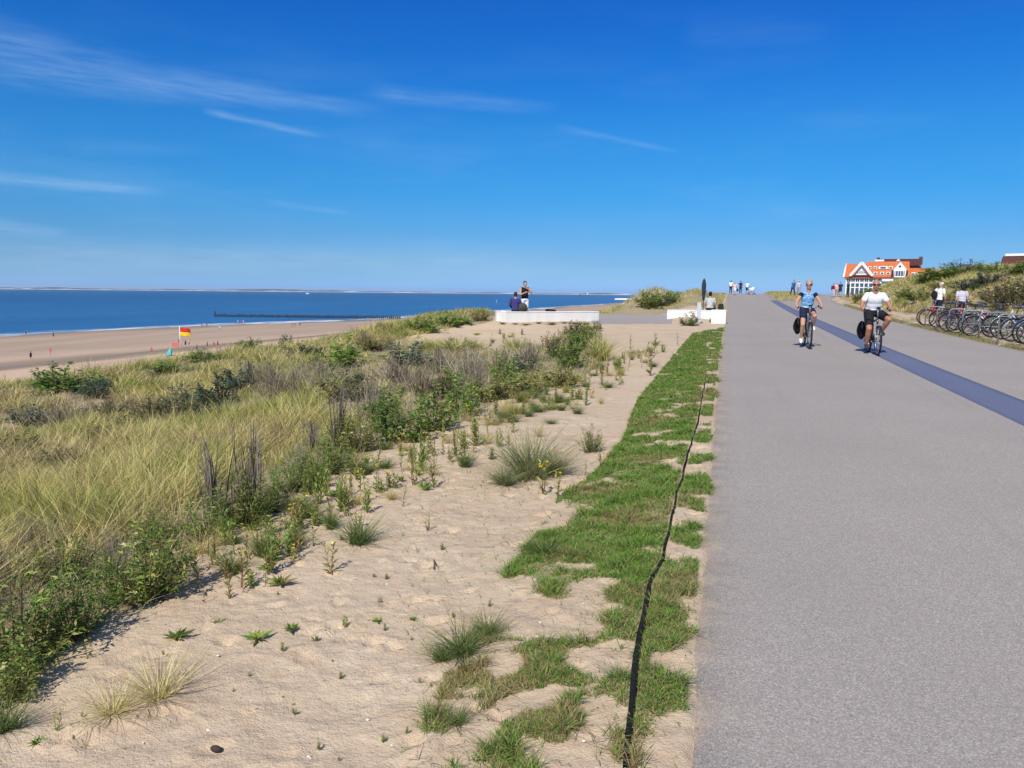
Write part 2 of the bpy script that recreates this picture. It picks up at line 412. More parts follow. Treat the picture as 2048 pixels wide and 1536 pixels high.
SAND = sand_material()
def build_ground():
    xs = sorted(set(np.round(spaced(-4.6, .35, .026, 1.0, .026)+spaced(-4.6, -70, .03, 1.045, .8)+spaced(.35, 6.8, .15, 1.2, 1.5)
                             + spaced(6.8, 11, .15, 1, .15)+spaced(11, 34, .3, 1.01, .6)+spaced(34, 700, .6, 1.15, 60), 4)))
    ys = sorted(set(np.round(spaced(1.2, 8.5, .026, 1, .026)+spaced(8.5, 100, .03, 1.025, .7)+spaced(100, 2500, 1, 1.08, 120)+spaced(1.2, -25, .2, 1.3, 3), 4)))
    X, Y, Fq = grid(np.array(xs), np.array(ys)); Z = zg(X, Y)
    veg, marram, lawn, px, py, d, L, e = veg_fields(X, Y, Z)
    vegA = veg*1.0
    vegA = np.where(e > np.interp(Y, [0, 30, 50, 70], [3.6, 3.4, 2.2, 1.2]), 1, vegA)
    vegA = np.where((e > 0) & (e < 5) & (fbm(X*.7, Y*.7, 3) > .02), .6, vegA)
    vegA = np.where((X > 4) & (X < 8.4) & (Y > 80), 1, vegA)
    grav = (((L > .2) & (L < 30) & (Y > 36.3+.0*X) & (Y < 38.6-.12*L) & (L > 2.6)) | ((px > 1185) & (px < 1345) & (py > 629) & (py < 648) & (Y > 30) & (Y < 60))).astype(float)
    # trodden relief of the sand near the path
    near = ss(d, 26, 6)*((L > .0)*1.0)
    Z = Z+near*(.016*fbm(X*2.2, Y*2.2, 4)+.007*fbm(X*7, Y*7, 3)+.003*fbm(X*22, Y*22, 2))
    mask = (L > -.1) & (d < 13)
    fr = np.random.default_rng(21)
    idx = np.where(mask)[0]; xm, ym, zm = X[idx], Y[idx], Z[idx].copy()
    for k in range(2300):
        cx, cy = fr.uniform(-4.3, -.1), 1.6+8.0*fr.random()**1.1
        a = fr.normal(.5, .8); r = .009+.032*fr.random()**2.4; el_ = fr.uniform(1, 2.4)
        sel = (np.abs(xm-cx) < .4) & (np.abs(ym-cy) < .4)
        if not sel.any(): continue
        dx, dy = xm[sel]-cx, ym[sel]-cy
        u = (dx*math.cos(a)+dy*math.sin(a))/(r*el_); v = (-dx*math.sin(a)+dy*math.cos(a))/r
        q = np.sqrt(u*u+v*v); dp = r*fr.uniform(.2, .6)
        zm[sel] += dp*(-np.exp(-(q*1.1)**4)+.6*np.exp(-((q-1.35)/.35)**2))
    Z[idx] = zm
    Z = Z+lawn*.006*ss(L, 0, .2)*ss(d, 40, 10)
    o = np_mesh('ground', np.c_[X, Y, Z], Fq, SAND, smooth=True, attrs=dict(veg=vegA, lawn=lawn, gravel=grav))
    tag(o, 'pale trodden dune sand with scattered plants beside the path', None, kind='structure')
build_ground()

def path_material(name, base, dark, light, pink):
    m, T, b, o = new_mat(name)
    pos = T.node('ShaderNodeNewGeometry').outputs['Position']
    flat = T.scalev(pos, (1, 1, .01))
    cell = T.node('ShaderNodeTexVoronoi'); T.put(cell.inputs['Vector'], flat); cell.inputs['Scale'].default_value = 190
    sep = T.node('ShaderNodeSeparateColor'); T.l.new(cell.outputs['Color'], sep.inputs[0])
    chips = T.ramp(sep.outputs[0], [(0, dark), (.22, base), (.62, base), (.8, light), (1, tuple(min(1, c*1.25) for c in light))])
    chips = T.mix(T.math('MULTIPLY', sep.outputs[1], .30), chips, pink)
    big = T.noise(flat, .35, 4, .6); mid = T.noise(flat, 2.2, 5, .65)
    chips = T.mix(T.mr(big, .3, .7, 0, .35), chips, tuple(c*.84 for c in base))
    chips = T.mix(T.mr(mid, .45, .8, 0, .18), chips, tuple(c*1.1 for c in pink))
    # a few darker damp spots and tyre scuffs running along the path
    scuff = T.mr(T.noise(T.scalev(pos, (3.0, .12, .01)), 1, 4, .6), .56, .78, 0, .22)
    chips = T.mix(scuff, chips, dark)
    # blown sand caught along the sea-side edge, and a faint day joint across the path
    sx = T.node('ShaderNodeSeparateXYZ'); T.l.new(pos, sx.inputs[0])
    edge = T.math('ADD', sx.outputs[0], T.math('MULTIPLY', sx.outputs[1], .0105))
    sandm = T.math('MULTIPLY', T.mr(T.math('ADD', edge, T.math('MULTIPLY', T.math('SUBTRACT', T.noise(flat, 3.2, 5, .7), .5), .75)), .16, -.06), T.mr(T.noise(flat, 70, 2, .7), .3, .62))
    chips = T.mix(T.math('MULTIPLY', sandm, .8), chips, (.55, .43, .31))
    j = T.math('ABSOLUTE', T.math('SUBTRACT', T.math('ADD', sx.outputs[1], T.math('MULTIPLY', T.noise(pos, 1.5, 2), .12)), 35.4))
    chips = T.mix(T.math('MULTIPLY', T.mr(j, .10, .03), T.mr(sx.outputs[0], 3.0, 1.6, 0, .5)), chips, (.47, .41, .36))
    T.put(b.inputs['Base Color'], chips); b.inputs['Roughness'].default_value = .85; b.inputs['Specular IOR Level'].default_value = .2
    T.put(b.inputs['Normal'], T.bump(cell.outputs['Distance'], .3, .003))
    return m
PATHM = path_material('path_aggregate', (.322, .288, .255), (.20, .172, .152), (.45, .405, .37), (.345, .292, .262))
STRIPM = path_material('blue_grey_aggregate', (.125, .145, .235), (.085, .095, .16), (.18, .20, .29), (.14, .15, .21))
def build_path():
    ys = np.array(sorted(set(np.round(spaced(-12, 0, .5, 1, .5)+spaced(0, 10, .05, 1, .05)+spaced(10, 200, .06, 1.03, 2), 3))))
    prof = np.linspace(0, 1, 25)
    left = path_left(ys)+.016*gnoise(ys*3.1, ys*0)+.034*gnoise(ys*.8, ys*0+4)+.010*gnoise(ys*9, ys*0+7)
    # the promenade narrows to its sea-side lane past the junction; the other lane leaves to the right
    right = path_right(ys)+.03*gnoise(ys*.8, ys*0+2)
    def sheet(name, a, b, rows, dz, m, n=25):
        t = np.linspace(0, 1, n); X = a[:, None]+(b-a)[:, None]*t; Y = np.repeat(rows[:, None], n, 1)
        Z = zp(Y)+.012*0+dz+.012+.02*0*X
        X, Y, Z = X.ravel(), Y.ravel(), Z.ravel()
        V = np.c_[X, Y, Z]; k = np.arange(n-1)[None]+np.arange(len(rows)-1)[:, None]*n
        Fq = np.stack([k, k+1, k+1+n, k+n], -1).reshape(-1, 4)
        # a 5 cm skirt down both long edges
        off = len(V); e0 = np.arange(len(rows))*n; e1 = e0+n-1
        V = np.r_[V, V[e0]-[0, 0, .07], V[e1]-[0, 0, .07]]
        i = np.arange(len(rows)-1)
        s0 = np.stack([e0[i+1], off+i+1, off+i, e0[i]], -1); o2 = off+len(rows)
        s1 = np.stack([e1[i], o2+i, o2+i+1, e1[i+1]], -1)
        return np_mesh(name, V, np.r_[Fq, s0, s1], m, smooth=False)
    near = ys[ys <= 82]; nl = ys <= 82
    fl = ys >= near[-1]; far_ = ys[fl]
    p = sheet('path', left[nl], right[nl], near, 0, PATHM)
    tag(p, 'wide grey aggregate promenade running to the crest', kind='structure')
    p = sheet('path', left[fl], np.interp(far_, [80, 84, 200], [4.05, 4.05, 4.2]), far_, 0, PATHM, 9)
    tag(p, 'grey sea side lane of the promenade climbing to the crest', kind='structure')
    rb = ys[(ys >= near[-1]) & (ys < 150)]
    p = sheet('path', np.interp(rb, [80, 100, 150], [8.2, 9.0, 17]), np.interp(rb, [80, 90, 150], [9.1, 9.9, 26]), rb, .002, PATHM, 9)
    tag(p, 'grey lane branching off towards the house', kind='structure')
    st = ys[ys <= 82]
    s = sheet('lane_strip', np.interp(st, [-12, 90], [3.27, 3.30])+.004*gnoise(st*2, st*0), np.interp(st, [-12, 90], [3.99, 4.03])+.004*gnoise(st*2, st*0+9), st, .004, STRIPM, 5)
    tag(s, 'blue grey dividing band laid along the promenade', kind='structure')
build_path()

# ---------------------------------------------------------------- beach, sea, far shore
def shore_x(y): return np.interp(y, [-400, 178, 278, 362, 700, 1127, 3500], [-206, -211, -206, -180, -172, -164, -120])
def beach_z(X, Y):
    t = (-X-60)/(-shore_x(Y)-60); return -12.15-1.36*t
def build_beach():
    ys = np.array(spaced(-200, 3500, 4, 1.012, 60)); t = np.r_[np.linspace(-.15, 1.25, 60)]
    Y = np.repeat(ys[:, None], 60, 1); X = -60+(shore_x(Y)+60)*t[None]
    wob = 3*fbm(X*.01, Y*.012, 3)+6*np.sin(Y*.021)*ss(t[None], .6, 1.)
    X = X+wob
    Z = -12.15-1.36*t[None]+.10*fbm(X*.05, Y*.02, 3)*ss(t[None], 1.0, .8)
    k = np.arange(59)[None]+np.arange(len(ys)-1)[:, None]*60; Fq = np.stack([k+1, k, k+60, k+61], -1).reshape(-1, 4)
    m, T, b, o = new_mat('beach_sand')
    pos = T.node('ShaderNodeNewGeometry').outputs['Position']
    at = T.node('ShaderNodeAttribute', attribute_name='wet').outputs['Fac']
    n = T.noise(T.scalev(pos, (1, .25, 1)), .12, 5, .6)
    dry = T.ramp(n, [(.3, (.51, .365, .25)), (.7, (.64, .465, .33))])
    wet = T.ramp(n, [(.3, (.26, .19, .14)), (.7, (.34, .26, .19))])
    wr = T.math('ADD', at, T.math('MULTIPLY', T.math('SUBTRACT', T.noise(T.scalev(pos, (1, .12, 1)), .05, 4), .5), .18))
    tide = T.math('MULTIPLY', T.mr(wr, .40, .44), T.mr(wr, .50, .455))
    mid_ = T.ramp(n, [(.3, (.37, .27, .19)), (.7, (.46, .34, .25))])
    c = T.mix(T.mr(wr, .40, .62), dry, mid_); c = T.mix(T.mr(wr, .88, .98), c, wet)
    c = T.mix(T.math('MULTIPLY', tide, .85), c, (.20, .16, .12))
    c = T.mix(T.mr(T.noise(pos, .8, 4, .7), .55, .8, 0, .35), c, (.33, .25, .18))
    T.put(b.inputs['Base Color'], c); b.inputs['Roughness'].default_value = .9; b.inputs['Specular IOR Level'].default_value = .15
    T.put(b.inputs['Normal'], T.bump(T.noise(pos, 1.2, 4, .6), .4, .15))
    tt = np.repeat(t[None], len(ys), 0).ravel()
    tag(np_mesh('beach', np.c_[X.ravel(), Y.ravel(), Z.ravel()], Fq, m, smooth=True, attrs=dict(wet=tt)), 'broad sandy beach below the dunes', kind='structure')
build_beach()
def build_sea():
    xs = sorted(set(spaced(-140, -16000, 6, 1.06, 900))); ys = sorted(set(spaced(200, 16000, 12, 1.06, 900)+spaced(200, -3000, 12, 1.2, 400)))
    xs = sorted(set(list(xs)+spaced(-140, 3000, 30, 1.3, 900)))
    X, Y, Fq = grid(np.array(xs), np.array(ys))
    # the sea stays west of the shoreline
    keep = (np.hypot(X, Y)[Fq] < 15500).all(1) & (X[Fq] < np.interp(Y[Fq], [0, 1127, 3500, 9000], [-130, -120, -60, 3000])).all(1)
    Z = SEA-(X**2+Y**2)/(2*6371000.)
    m, T, b, o = new_mat('sea_water')
    pos = T.node('ShaderNodeNewGeometry').outputs['Position']
    at = T.node('ShaderNodeAttribute', attribute_name='off').outputs['Fac']
    band = T.noise(T.scalev(pos, (.02, .006, 1)), 1, 5, .6)
    far = T.mr(at, 40, 900)
    deep = T.ramp(band, [(.32, (.006, .068, .185)), (.68, (.012, .11, .26))])
    shal = T.ramp(band, [(.3, (.016, .10, .25)), (.7, (.03, .15, .33))])
    c = T.mix(far, shal, deep); c = T.mix(T.mr(at, 14, 0), c, (.10, .17, .22))
    # breaking foam near the shore
    rows = T.math('ADD', at, T.math('MULTIPLY', T.math('SUBTRACT', T.noise(T.scalev(pos, (.3, .022, 1)), 1, 4, .6), .5), 34))
    def row(p, w): return T.math('MULTIPLY', T.mr(rows, p-w, p), T.mr(rows, p+w*.6, p))
    gaps = T.mr(T.noise(T.scalev(pos, (.6, .035, 1)), 1, 5, .65), .44, .6)
    f = T.math('MAXIMUM', T.math('MULTIPLY', row(12, 10.0), gaps), T.math('MULTIPLY', row(3.0, 7), T.mr(T.noise(pos, .05, 4, .6), .36, .56)))
    f = T.math('MULTIPLY', f, 1.2, clamp=True)
    c = T.mix(f, c, (.75, .78, .80))
    T.put(b.inputs['Base Color'], c); T.put(b.inputs['Roughness'], T.mr(f, 0, 1, .34, .8))
    b.inputs['Specular IOR Level'].default_value = SEA_SPEC; b.inputs['IOR'].default_value = 1.33
    w = T.math('ADD', T.noise(T.scalev(pos, (.5, .22, 1)), 1, 4, .65), T.math('MULTIPLY', T.noise(T.scalev(pos, (.08, .03, 1)), 1, 3), .9))
    T.put(b.inputs['Normal'], T.bump(w, 1.0, 1.2))
    off = shore_x(Y)-X
    tag(np_mesh('sea', np.c_[X, Y, Z], Fq[keep], m, smooth=True, attrs=dict(off=off)), 'calm blue sea reaching the horizon', kind='structure')
SEA_SPEC = .18
build_sea()
def build_far_shore():
    # low island across the water, about nine kilometres off: pale beach, then wooded dunes
    pts = np.arange(-100, 1262, 3.0)
    def line(dist, h, name, m, base, seed, depth, label):
        rows = []
        for x in pts:
            d = px_ray(x, 580); a = math.atan2(d[0], d[1]); rows.append((a, x))
        a = np.array([r[0] for r in rows]); x = np.array([r[1] for r in rows])
        H = h(x); ring = []
        dr = (dist*dist)/(2*6371000.)
        for (dd, hh) in ((0, np.full(len(a), -2.)), (0, H*.55), (depth*.4, H), (depth, H*.8), (depth*1.2, np.full(len(a), -2.))):
            ring.append(np.c_[np.sin(a)*(dist+dd), np.cos(a)*(dist+dd), SEA-dr+base+hh])
        V = np.concatenate(ring); n = len(a); k = np.arange(n-1)
        Fq = np.concatenate([np.stack([k+r*n, k+1+r*n, k+1+(r+1)*n, k+(r+1)*n], -1) for r in range(4)])
        tag(np_mesh(name, V, Fq, m, smooth=True), label, kind='structure')
    ms = mat('far_beach', (.50, .48, .44), .9, .1, scale=.002); mg = mat('far_dune_wood', (.075, .09, .07), .9, .1, var=.3, scale=.003)
    line(8800, lambda x: 4+8*ss(fbm(x*.013, x*0, 3), -.1, .35)+10*g2(x, 0, 300, 0, 25, 1)*0, 'far_beach', ms, 0, 1, 300, 'pale beach of the low shore across the water')
    line(9300, lambda x: 11+7*ss(fbm(x*.013+9, x*0, 4), -.25, .45)+3*fbm(x*.1, x*0, 3)+9*g2(x, 0, 105, 0, 50, 1)+14*g2(x, 0, 520, 0, 60, 1)+6*g2(x, 0, 640, 0, 70, 1)+7*g2(x, 0, 1205, 0, 22, 1), 'far_dunes', mg, 0, 2, 500, 'dark dune woods on the shore across the water')
build_far_shore()

def build_haze():
    """sea air: one closed box of thin, even haze round everything"""
    m = bpy.data.materials.new('sea_haze'); m.use_nodes = True; m.node_tree.nodes.clear(); T = NT(m.node_tree)
    v = T.node('ShaderNodeVolumePrincipled'); v.inputs['Color'].default_value = (.93, .97, 1, 1); v.inputs['Density'].default_value = HAZE; v.inputs['Anisotropy'].default_value = .2
    o = T.node('ShaderNodeOutputMaterial'); T.l.new(v.outputs[0], o.inputs['Volume'])
    b = MB().box((0, 0, 0), (33000, 33000, 88)); o = b.build('haze', m); o.location = (0, 0, 2); tag(o, 'thin sea haze over the water', kind='stuff')
HAZE = 4.5e-5
SC.cycles.volume_bounces = 1
build_haze()
# ---------------------------------------------------------------- plants
GRASS = leaf_mat('dry_grass', .32, .6, .0, .0, .2)
TURF = leaf_mat('short_turf', .30, .55, .0, .0, .2)
LEAF = leaf_mat('leaves', .38, .5, .03, .4, .3)
TWIG = leaf_mat('twigs', .0, .9, .02, .3, .1)
def blades(pos, h, az, lean, curve, w, col, segs=3, tipcol=None):
    """many tapering, bent blades; every argument is an array over the blades"""
    n = len(pos); t = np.linspace(0, 1, segs+1)
    d = np.stack([np.cos(az), np.sin(az)], -1)
    wa = az+np.pi/2+rng.normal(0, .9, n); wd = np.stack([np.cos(wa), np.sin(wa)], -1)
    V = np.zeros((n, segs+1, 2, 3)); C = np.zeros((n, segs+1, 2, 3))
    for k, tk in enumerate(t):
        off = h*(lean*tk+curve*tk*tk)
        c = np.c_[pos[:, 0]+d[:, 0]*off, pos[:, 1]+d[:, 1]*off, pos[:, 2]+h*(tk-.45*curve*tk*tk-.25*lean*tk)]
        hw = (w*.5*(1-tk**1.6)+.0004)[:, None]
        V[:, k, 0, :2] = c[:, :2]-wd*hw; V[:, k, 1, :2] = c[:, :2]+wd*hw; V[:, k, :, 2] = c[:, 2:3]
        cc = col if tipcol is None else col*(1-tk)+tipcol*tk
        C[:, k, :, :] = cc[:, None, :]
    m = (segs+1)*2; k = np.arange(segs)*2
    F1 = np.stack([k, k+1, k+3, k+2], -1)[None]+(np.arange(n)*m)[:, None, None]
    return V.reshape(-1, 3), F1.reshape(-1, 4), C.reshape(-1, 3)
def pal(cols, n, jit=.15, w=None):
    c = np.array(cols, float); i = rng.choice(len(c), n, p=w)
    return np.clip(c[i]*(1+rng.normal(0, jit, (n, 1))), .005, .9)

STRAW, YGREEN, GREEN_, BROWN = (.76, .66, .31), (.55, .51, .15), (.20, .27, .07), (.33, .25, .13)
def grass_field(name, P, d, label, per, hscale=1., wind=(1., .45), mixw=None, group=None):
    """tufts of marram at the points P; d is how far each is from the path's walkers"""
    n = len(P); cnt = np.maximum(3, (per*np.clip(9/np.maximum(d, 3), .25, 1.2)).astype(int))
    idx = np.repeat(np.arange(n), cnt); N = len(idx)
    tone = (1.3*fbm(P[:, 0]*.35, P[:, 1]*.35, 3)+.8*fbm(P[:, 0]*1.3+9, P[:, 1]*1.3, 2))[idx]+rng.normal(0, .15, n)[idx]
    base = P[idx]+np.c_[rng.normal(0, .075, (N, 2)), np.zeros(N)]
    hh = ((rng.uniform(.20, .56, n)*(1+.45*fbm(P[:, 0]*.5+77, P[:, 1]*.5, 2)))[idx])*rng.uniform(.6, 1.1, N)*hscale*(mixw[idx] if mixw is not None else 1)
    a = rng.uniform(0, 2*np.pi, N); lean = np.abs(rng.normal(.30, .16, N))
    tl = rng.normal(0, .20, (n, 2))[idx]; vx = np.cos(a)*lean*1.2+wind[0]*.07+tl[:, 0]; vy = np.sin(a)*lean*1.2+wind[1]*.07+tl[:, 1]
    c = np.where((tone > .22)[:, None], pal([GREEN_, YGREEN], N), np.where((tone < -.34)[:, None], pal([BROWN, STRAW, (.36, .28, .17)], N), pal([STRAW, YGREEN, (.60, .53, .25), BROWN, GREEN_], N, w=[.38, .32, .14, .05, .11])))
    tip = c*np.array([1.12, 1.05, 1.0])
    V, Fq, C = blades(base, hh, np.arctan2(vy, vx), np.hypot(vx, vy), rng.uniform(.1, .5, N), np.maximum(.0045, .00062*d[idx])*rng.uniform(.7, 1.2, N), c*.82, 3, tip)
    o = np_mesh(name, V, Fq, GRASS, attrs=dict(Col=C)); return tag(o, label, 'grass', group, 'stuff')
def dist(P): return np.linalg.norm(P-CAM, axis=1)

SHR = []           # (px, py, width px) of the shrubs: grass keeps clear of their feet
def clear_of_shrubs(P):
    """keep the tall grass from growing through and hard up in front of the shrubs"""
    keep = np.ones(len(P), bool)
    for k, x, y, w, h, nm, lab in SHRUBS+[(b[0], b[1], b[2]+6, b[3]*1.15, b[4], '', '') for b in BUNDLES]:
        Q = hit(x, y); dd = float((Q-CAM) @ -RM[:, 2]); r = w*dd/FPX/2; v = (CAM-Q)[:2]; v = v/np.linalg.norm(v)
        D = P[:, :2]-Q[:2]; a = D @ v; b = np.abs(D @ np.array([-v[1], v[0]]))
        m = (np.hypot(a, b) < r*.95) | ((b < r*.95) & (a > 0) & (a < .55+2.2*h*dd/FPX) & (rng.random(len(P)) < .85)); keep &= ~m
    return keep
def scatter_left():
    n = 26000; s = .6*(46/.6)**rng.random(n)*1.0; s = np.where(rng.random(n) < .5, rng.uniform(.6, 46, n), s); L = rng.uniform(.6, 23, n)
    X = path_left(s)-L; Z = zg(X, s); veg, mar, lawn, px, py, d, L, e = veg_fields(X, s, Z)
    ok = veg & (px > -800) & (py < 2600) & (d > 1.0) & (L < shoulder(s)+4)
    z1 = fbm(X*.6+11, s*.6, 3)
    dens = np.where(mar, .95, np.where(z1 > .0, .50, .28)); dens = np.where(s > 42.5, .0, dens)
    # hollows with barer ground between the tufts
    dens *= np.where((fbm(X*.3+60, s*.3, 2) < -.22) & (py < 960), .5, 1)
    ok &= rng.random(n) < dens
    ok &= ~(inpoly(px, py, VEG) & ~mar & (py > 930) & (rng.random(n) < .8))
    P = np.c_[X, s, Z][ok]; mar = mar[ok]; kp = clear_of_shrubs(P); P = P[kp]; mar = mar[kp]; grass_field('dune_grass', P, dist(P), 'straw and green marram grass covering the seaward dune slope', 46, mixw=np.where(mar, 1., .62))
    # the grassy ridge that hides the beach left of the long wall
    n = 1500; s = rng.uniform(27, 37.5, n); L = np.where(s < 32, rng.uniform(11.2, 15, n), rng.uniform(10.9, 14, n)); X = path_left(s)-L
    P = np.c_[X, s, zg(X, s)]; P = P[rng.random(n) < .55]; P = P[(px_of(P[:, 0], P[:, 1], P[:, 2])[0] < 975)]
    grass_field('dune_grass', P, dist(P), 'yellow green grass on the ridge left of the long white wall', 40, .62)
    # low ground cover between the tufts: short shoots, dead blades and stalks
    n = 60000; s = .6*(44/.6)**rng.random(n); L = rng.uniform(.6, 20, n); X = path_left(s)-L; Z = zg(X, s); veg, mar, lawn, px, py, d, L, e = veg_fields(X, s, Z)
    pat = fbm(X*.8+3, s*.8, 3); ok = veg & (px > -600) & (py < 2200) & (d > .9) & (s < 42) & (L < shoulder(s)+3) & (pat > -.38)
    P = np.c_[X, s, Z][ok]; N = len(P); k = 4; idx = np.repeat(np.arange(N), k); M = len(idx); dd = dist(P)[idx]; tn = (fbm(P[:, 0]*.9+50, P[:, 1]*.9, 3))[idx]
    c = np.where((tn > .1)[:, None], pal([(.14, .22, .05), (.24, .30, .08), (.38, .36, .11)], M), pal([(.40, .32, .20), (.52, .45, .24), (.30, .24, .17), (.44, .38, .32)], M))
    V, Fq, C = blades(P[idx]+np.c_[rng.normal(0, .06, (M, 2)), np.zeros(M)], rng.uniform(.05, .24, M), rng.uniform(0, 6.3, M), rng.uniform(0, .9, M), rng.uniform(0, .5, M), np.maximum(.005, .0007*dd), c*.9, 2, c)
    tag(np_mesh('ground_cover', V, Fq, GRASS, attrs=dict(Col=C)), 'low dry shoots and stalks between the dune shrubs', 'ground cover', kind='stuff')
    # mounds past the viewpoint
    n = 5200; s = rng.uniform(42.8, 118, n); L = rng.uniform(.15, 11, n); X = path_left(s)-L
    tall = g2(X, s, -5.0, 50, 2.2, 6); ok = (rng.random(n) < np.where(s < 60, .9, .4)) & ((L < 9.5) & ((s > 44.5) | (L < 3.2)))
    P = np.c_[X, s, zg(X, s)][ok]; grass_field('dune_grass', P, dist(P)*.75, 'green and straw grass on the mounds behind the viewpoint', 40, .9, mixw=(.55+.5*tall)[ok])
def scatter_right():
    n = 30000; s = rng.uniform(14, 88, n); e = rng.uniform(1.2, 26, n); X = path_right(s)+e
    foot = np.interp(s, [0, 15, 24, 34, 45, 55, 66, 78, 90], [4.4, 4.4, 4.0, 3.8, 2.9, 1.7, .5, 1.0, 4])
    px, py, d = px_of(X, s, zg(X, s)); n1 = fbm(X*.5, s*.5, 3)
    ok = (e > foot+.8*n1) & (px < 2150) & (px > 1500) & (rng.random(n) < np.where(e < foot+9, .8, .4))
    P = np.c_[X, s, zg(X, s)][ok]; grass_field('dune_grass', P, dist(P)*.8, 'pale yellow grass on the dune beside the promenade', 34, 1.0, (-.4, .5))
    n = 2600; s = rng.uniform(81, 150, n); X = rng.uniform(4.2, 8.2, n); P = np.c_[X, s, zg(X, s)]
    grass_field('dune_grass', P, dist(P)*.6, 'low green grass wedge between the two lanes', 22, .45)
    n = 5000; s = rng.uniform(88, 170, n); X = path_right(s)*0+np.interp(s, [80, 100, 150, 170], [11, 11.5, 27, 30])+rng.uniform(0, 40, n); P = np.c_[X, s, zg(X, s)]
    grass_field('dune_grass', P, dist(P)*.6, 'low grass on the flat ground in front of the house', 14, .5)
    # dry straw fringe and tufts between the promenade and the bicycles
    n = 9000; s = rng.uniform(15, 70, n); e = np.abs(rng.normal(0, .22, n))+.0; e = np.where(rng.random(n) < .25, rng.uniform(.2, 4.2, n), e); X = path_right(s)+e+.02
    n1 = fbm(X*.9+4, s*.6, 3); ok = (n1 > -.10) & ((e < .5) | (n1 > .12)); P = np.c_[X, s, zg(X, s)][ok]; N = len(P); k = 7
    idx = np.repeat(np.arange(N), k); M = len(idx)
    V, Fq, C = blades(P[idx]+np.c_[rng.normal(0, .05, (M, 2)), np.zeros(M)], rng.uniform(.05, .15, M), rng.uniform(0, 6.3, M), rng.uniform(.1, .9, M), rng.uniform(0, .5, M),
                      np.full(M, .012), pal([(.46, .40, .16), (.22, .24, .07), (.36, .29, .14)], M), 2)
    tag(np_mesh('verge_grass', V, Fq, TURF, attrs=dict(Col=C)), 'low straw grass along the far edge of the promenade', 'grass', kind='stuff')
BSP = np.array([hit(x, y) for x, y in BLACKSTRIP])
def scatter_lawn():
    n = 1500000; s = 1.7*(37/1.7)**rng.random(n); L = rng.uniform(-.05, 6., n); X = path_left(s)-L; Z = zg(X, s)
    veg, mar, lawn, px, py, d, L2, e = veg_fields(X, s, Z)
    ok = (rng.random(n) < lawn*ss(fbm(X*9, s*9, 2)+.9*lawn, -.1, .6)) & (px > 300) & (py < 1850) & (d > .8)
    ok |= (rng.random(n) < .006) & (L2 < 3.5) & (L2 > 0) & (px > 800) & (py > 900) & (py < 1750)
    ex = np.interp(s, BSP[:, 1], BSP[:, 0]); ok &= ~((np.abs(X-ex) < .016*(1+s*.05)) & (s < BSP[-1, 1]))
    P = np.c_[X, s, Z+.008][ok]; dd = dist(P); N = len(P)
    clump = fbm(P[:, 0]*6, P[:, 1]*6, 3); dry = fbm(P[:, 0]*1.7+31, P[:, 1]*1.7, 3)
    h = (.020+.038*ss(clump, -.2, .5))*rng.uniform(.6, 1.35, N)*(1+.012*dd)
    green = pal([(.12, .26, .034), (.17, .31, .046), (.09, .20, .028), (.26, .35, .07)], N)
    strw = pal([(.42, .35, .16), (.30, .27, .10), (.36, .24, .13)], N)
    pdry = np.clip(.14+.6*ss(dry, -.05, .45)+.22*(py[ok] > 1180), 0, .8)
    c = np.where((rng.random(N) < pdry)[:, None], strw, green)
    V, Fq, C = blades(P, h, rng.uniform(0, 2*np.pi, N), np.abs(rng.normal(.45, .35, N)), rng.uniform(.1, .9, N), np.maximum(.0032, .00085*dd)*rng.uniform(.7, 1.2, N), c*.9, 2, c*1.1)
    tag(np_mesh('turf', V, Fq, TURF, attrs=dict(Col=C)), 'short patchy green turf along the promenade edge', 'grass', kind='stuff')
    return N

def unit_quat(N):
    q = rng.normal(size=(N, 4)); q /= np.linalg.norm(q, axis=1)[:, None]; return q
def leaf_mesh(P, D, L, Wd, up=None):
    """folded lance-shaped leaves at P pointing along D"""
    n = len(P); D = D/np.linalg.norm(D, axis=1)[:, None]
    r = rng.normal(size=(n, 3))*.55+np.array([0, 0, 1.0]); S = np.cross(D, r); S /= np.linalg.norm(S, axis=1)[:, None]+1e-9
    Nn = np.cross(S, D); L = L[:, None]; Wd = Wd[:, None]
    droop = -.12*L*np.array([0, 0, 1.])
    V = np.stack([P, P+D*L*.45+S*Wd*.5+Nn*Wd*.12, P+D*L+droop, P+D*L*.45-S*Wd*.5+Nn*Wd*.12], 1).reshape(-1, 3)
    Fq = np.arange(n*4).reshape(n, 4); return V, Fq
def stems_np(starts, ends, r0, bend=.1, segs=4, sides=4):
    """thin tapering bent stems; returns mesh arrays and sample function"""
    n = len(starts); t = np.linspace(0, 1, segs+1); B = rng.normal(0, bend, (n, 3))*np.linalg.norm(ends-starts, axis=1)[:, None]
    pts = starts[:, None]+(ends-starts)[:, None]*t[None, :, None]+B[:, None]*(t*(1-t)*2)[None, :, None]
    tg = np.gradient(pts, axis=1); tg /= np.linalg.norm(tg, axis=2)[..., None]+1e-9
    a = np.cross(tg, np.array([.3, .9, .2])); a /= np.linalg.norm(a, axis=2)[..., None]+1e-9; b = np.cross(tg, a)
    w = 2*np.pi*np.arange(sides)/sides; rr = (r0[:, None]*(1-.8*t)[None])[..., None, None]
    V = pts[:, :, None]+rr*(a[:, :, None]*np.cos(w)[None, None, :, None]+b[:, :, None]*np.sin(w)[None, None, :, None])
    m = (segs+1)*sides; k, j = np.meshgrid(np.arange(segs), np.arange(sides), indexing='ij')
    q = np.stack([k*sides+j, k*sides+(j+1) % sides, (k+1)*sides+(j+1) % sides, (k+1)*sides+j], -1).reshape(-1, 4)
    Fq = (q[None]+(np.arange(n)*m)[:, None, None]).reshape(-1, 4)
    return V.reshape(-1, 3), Fq, pts
PROTO = {}
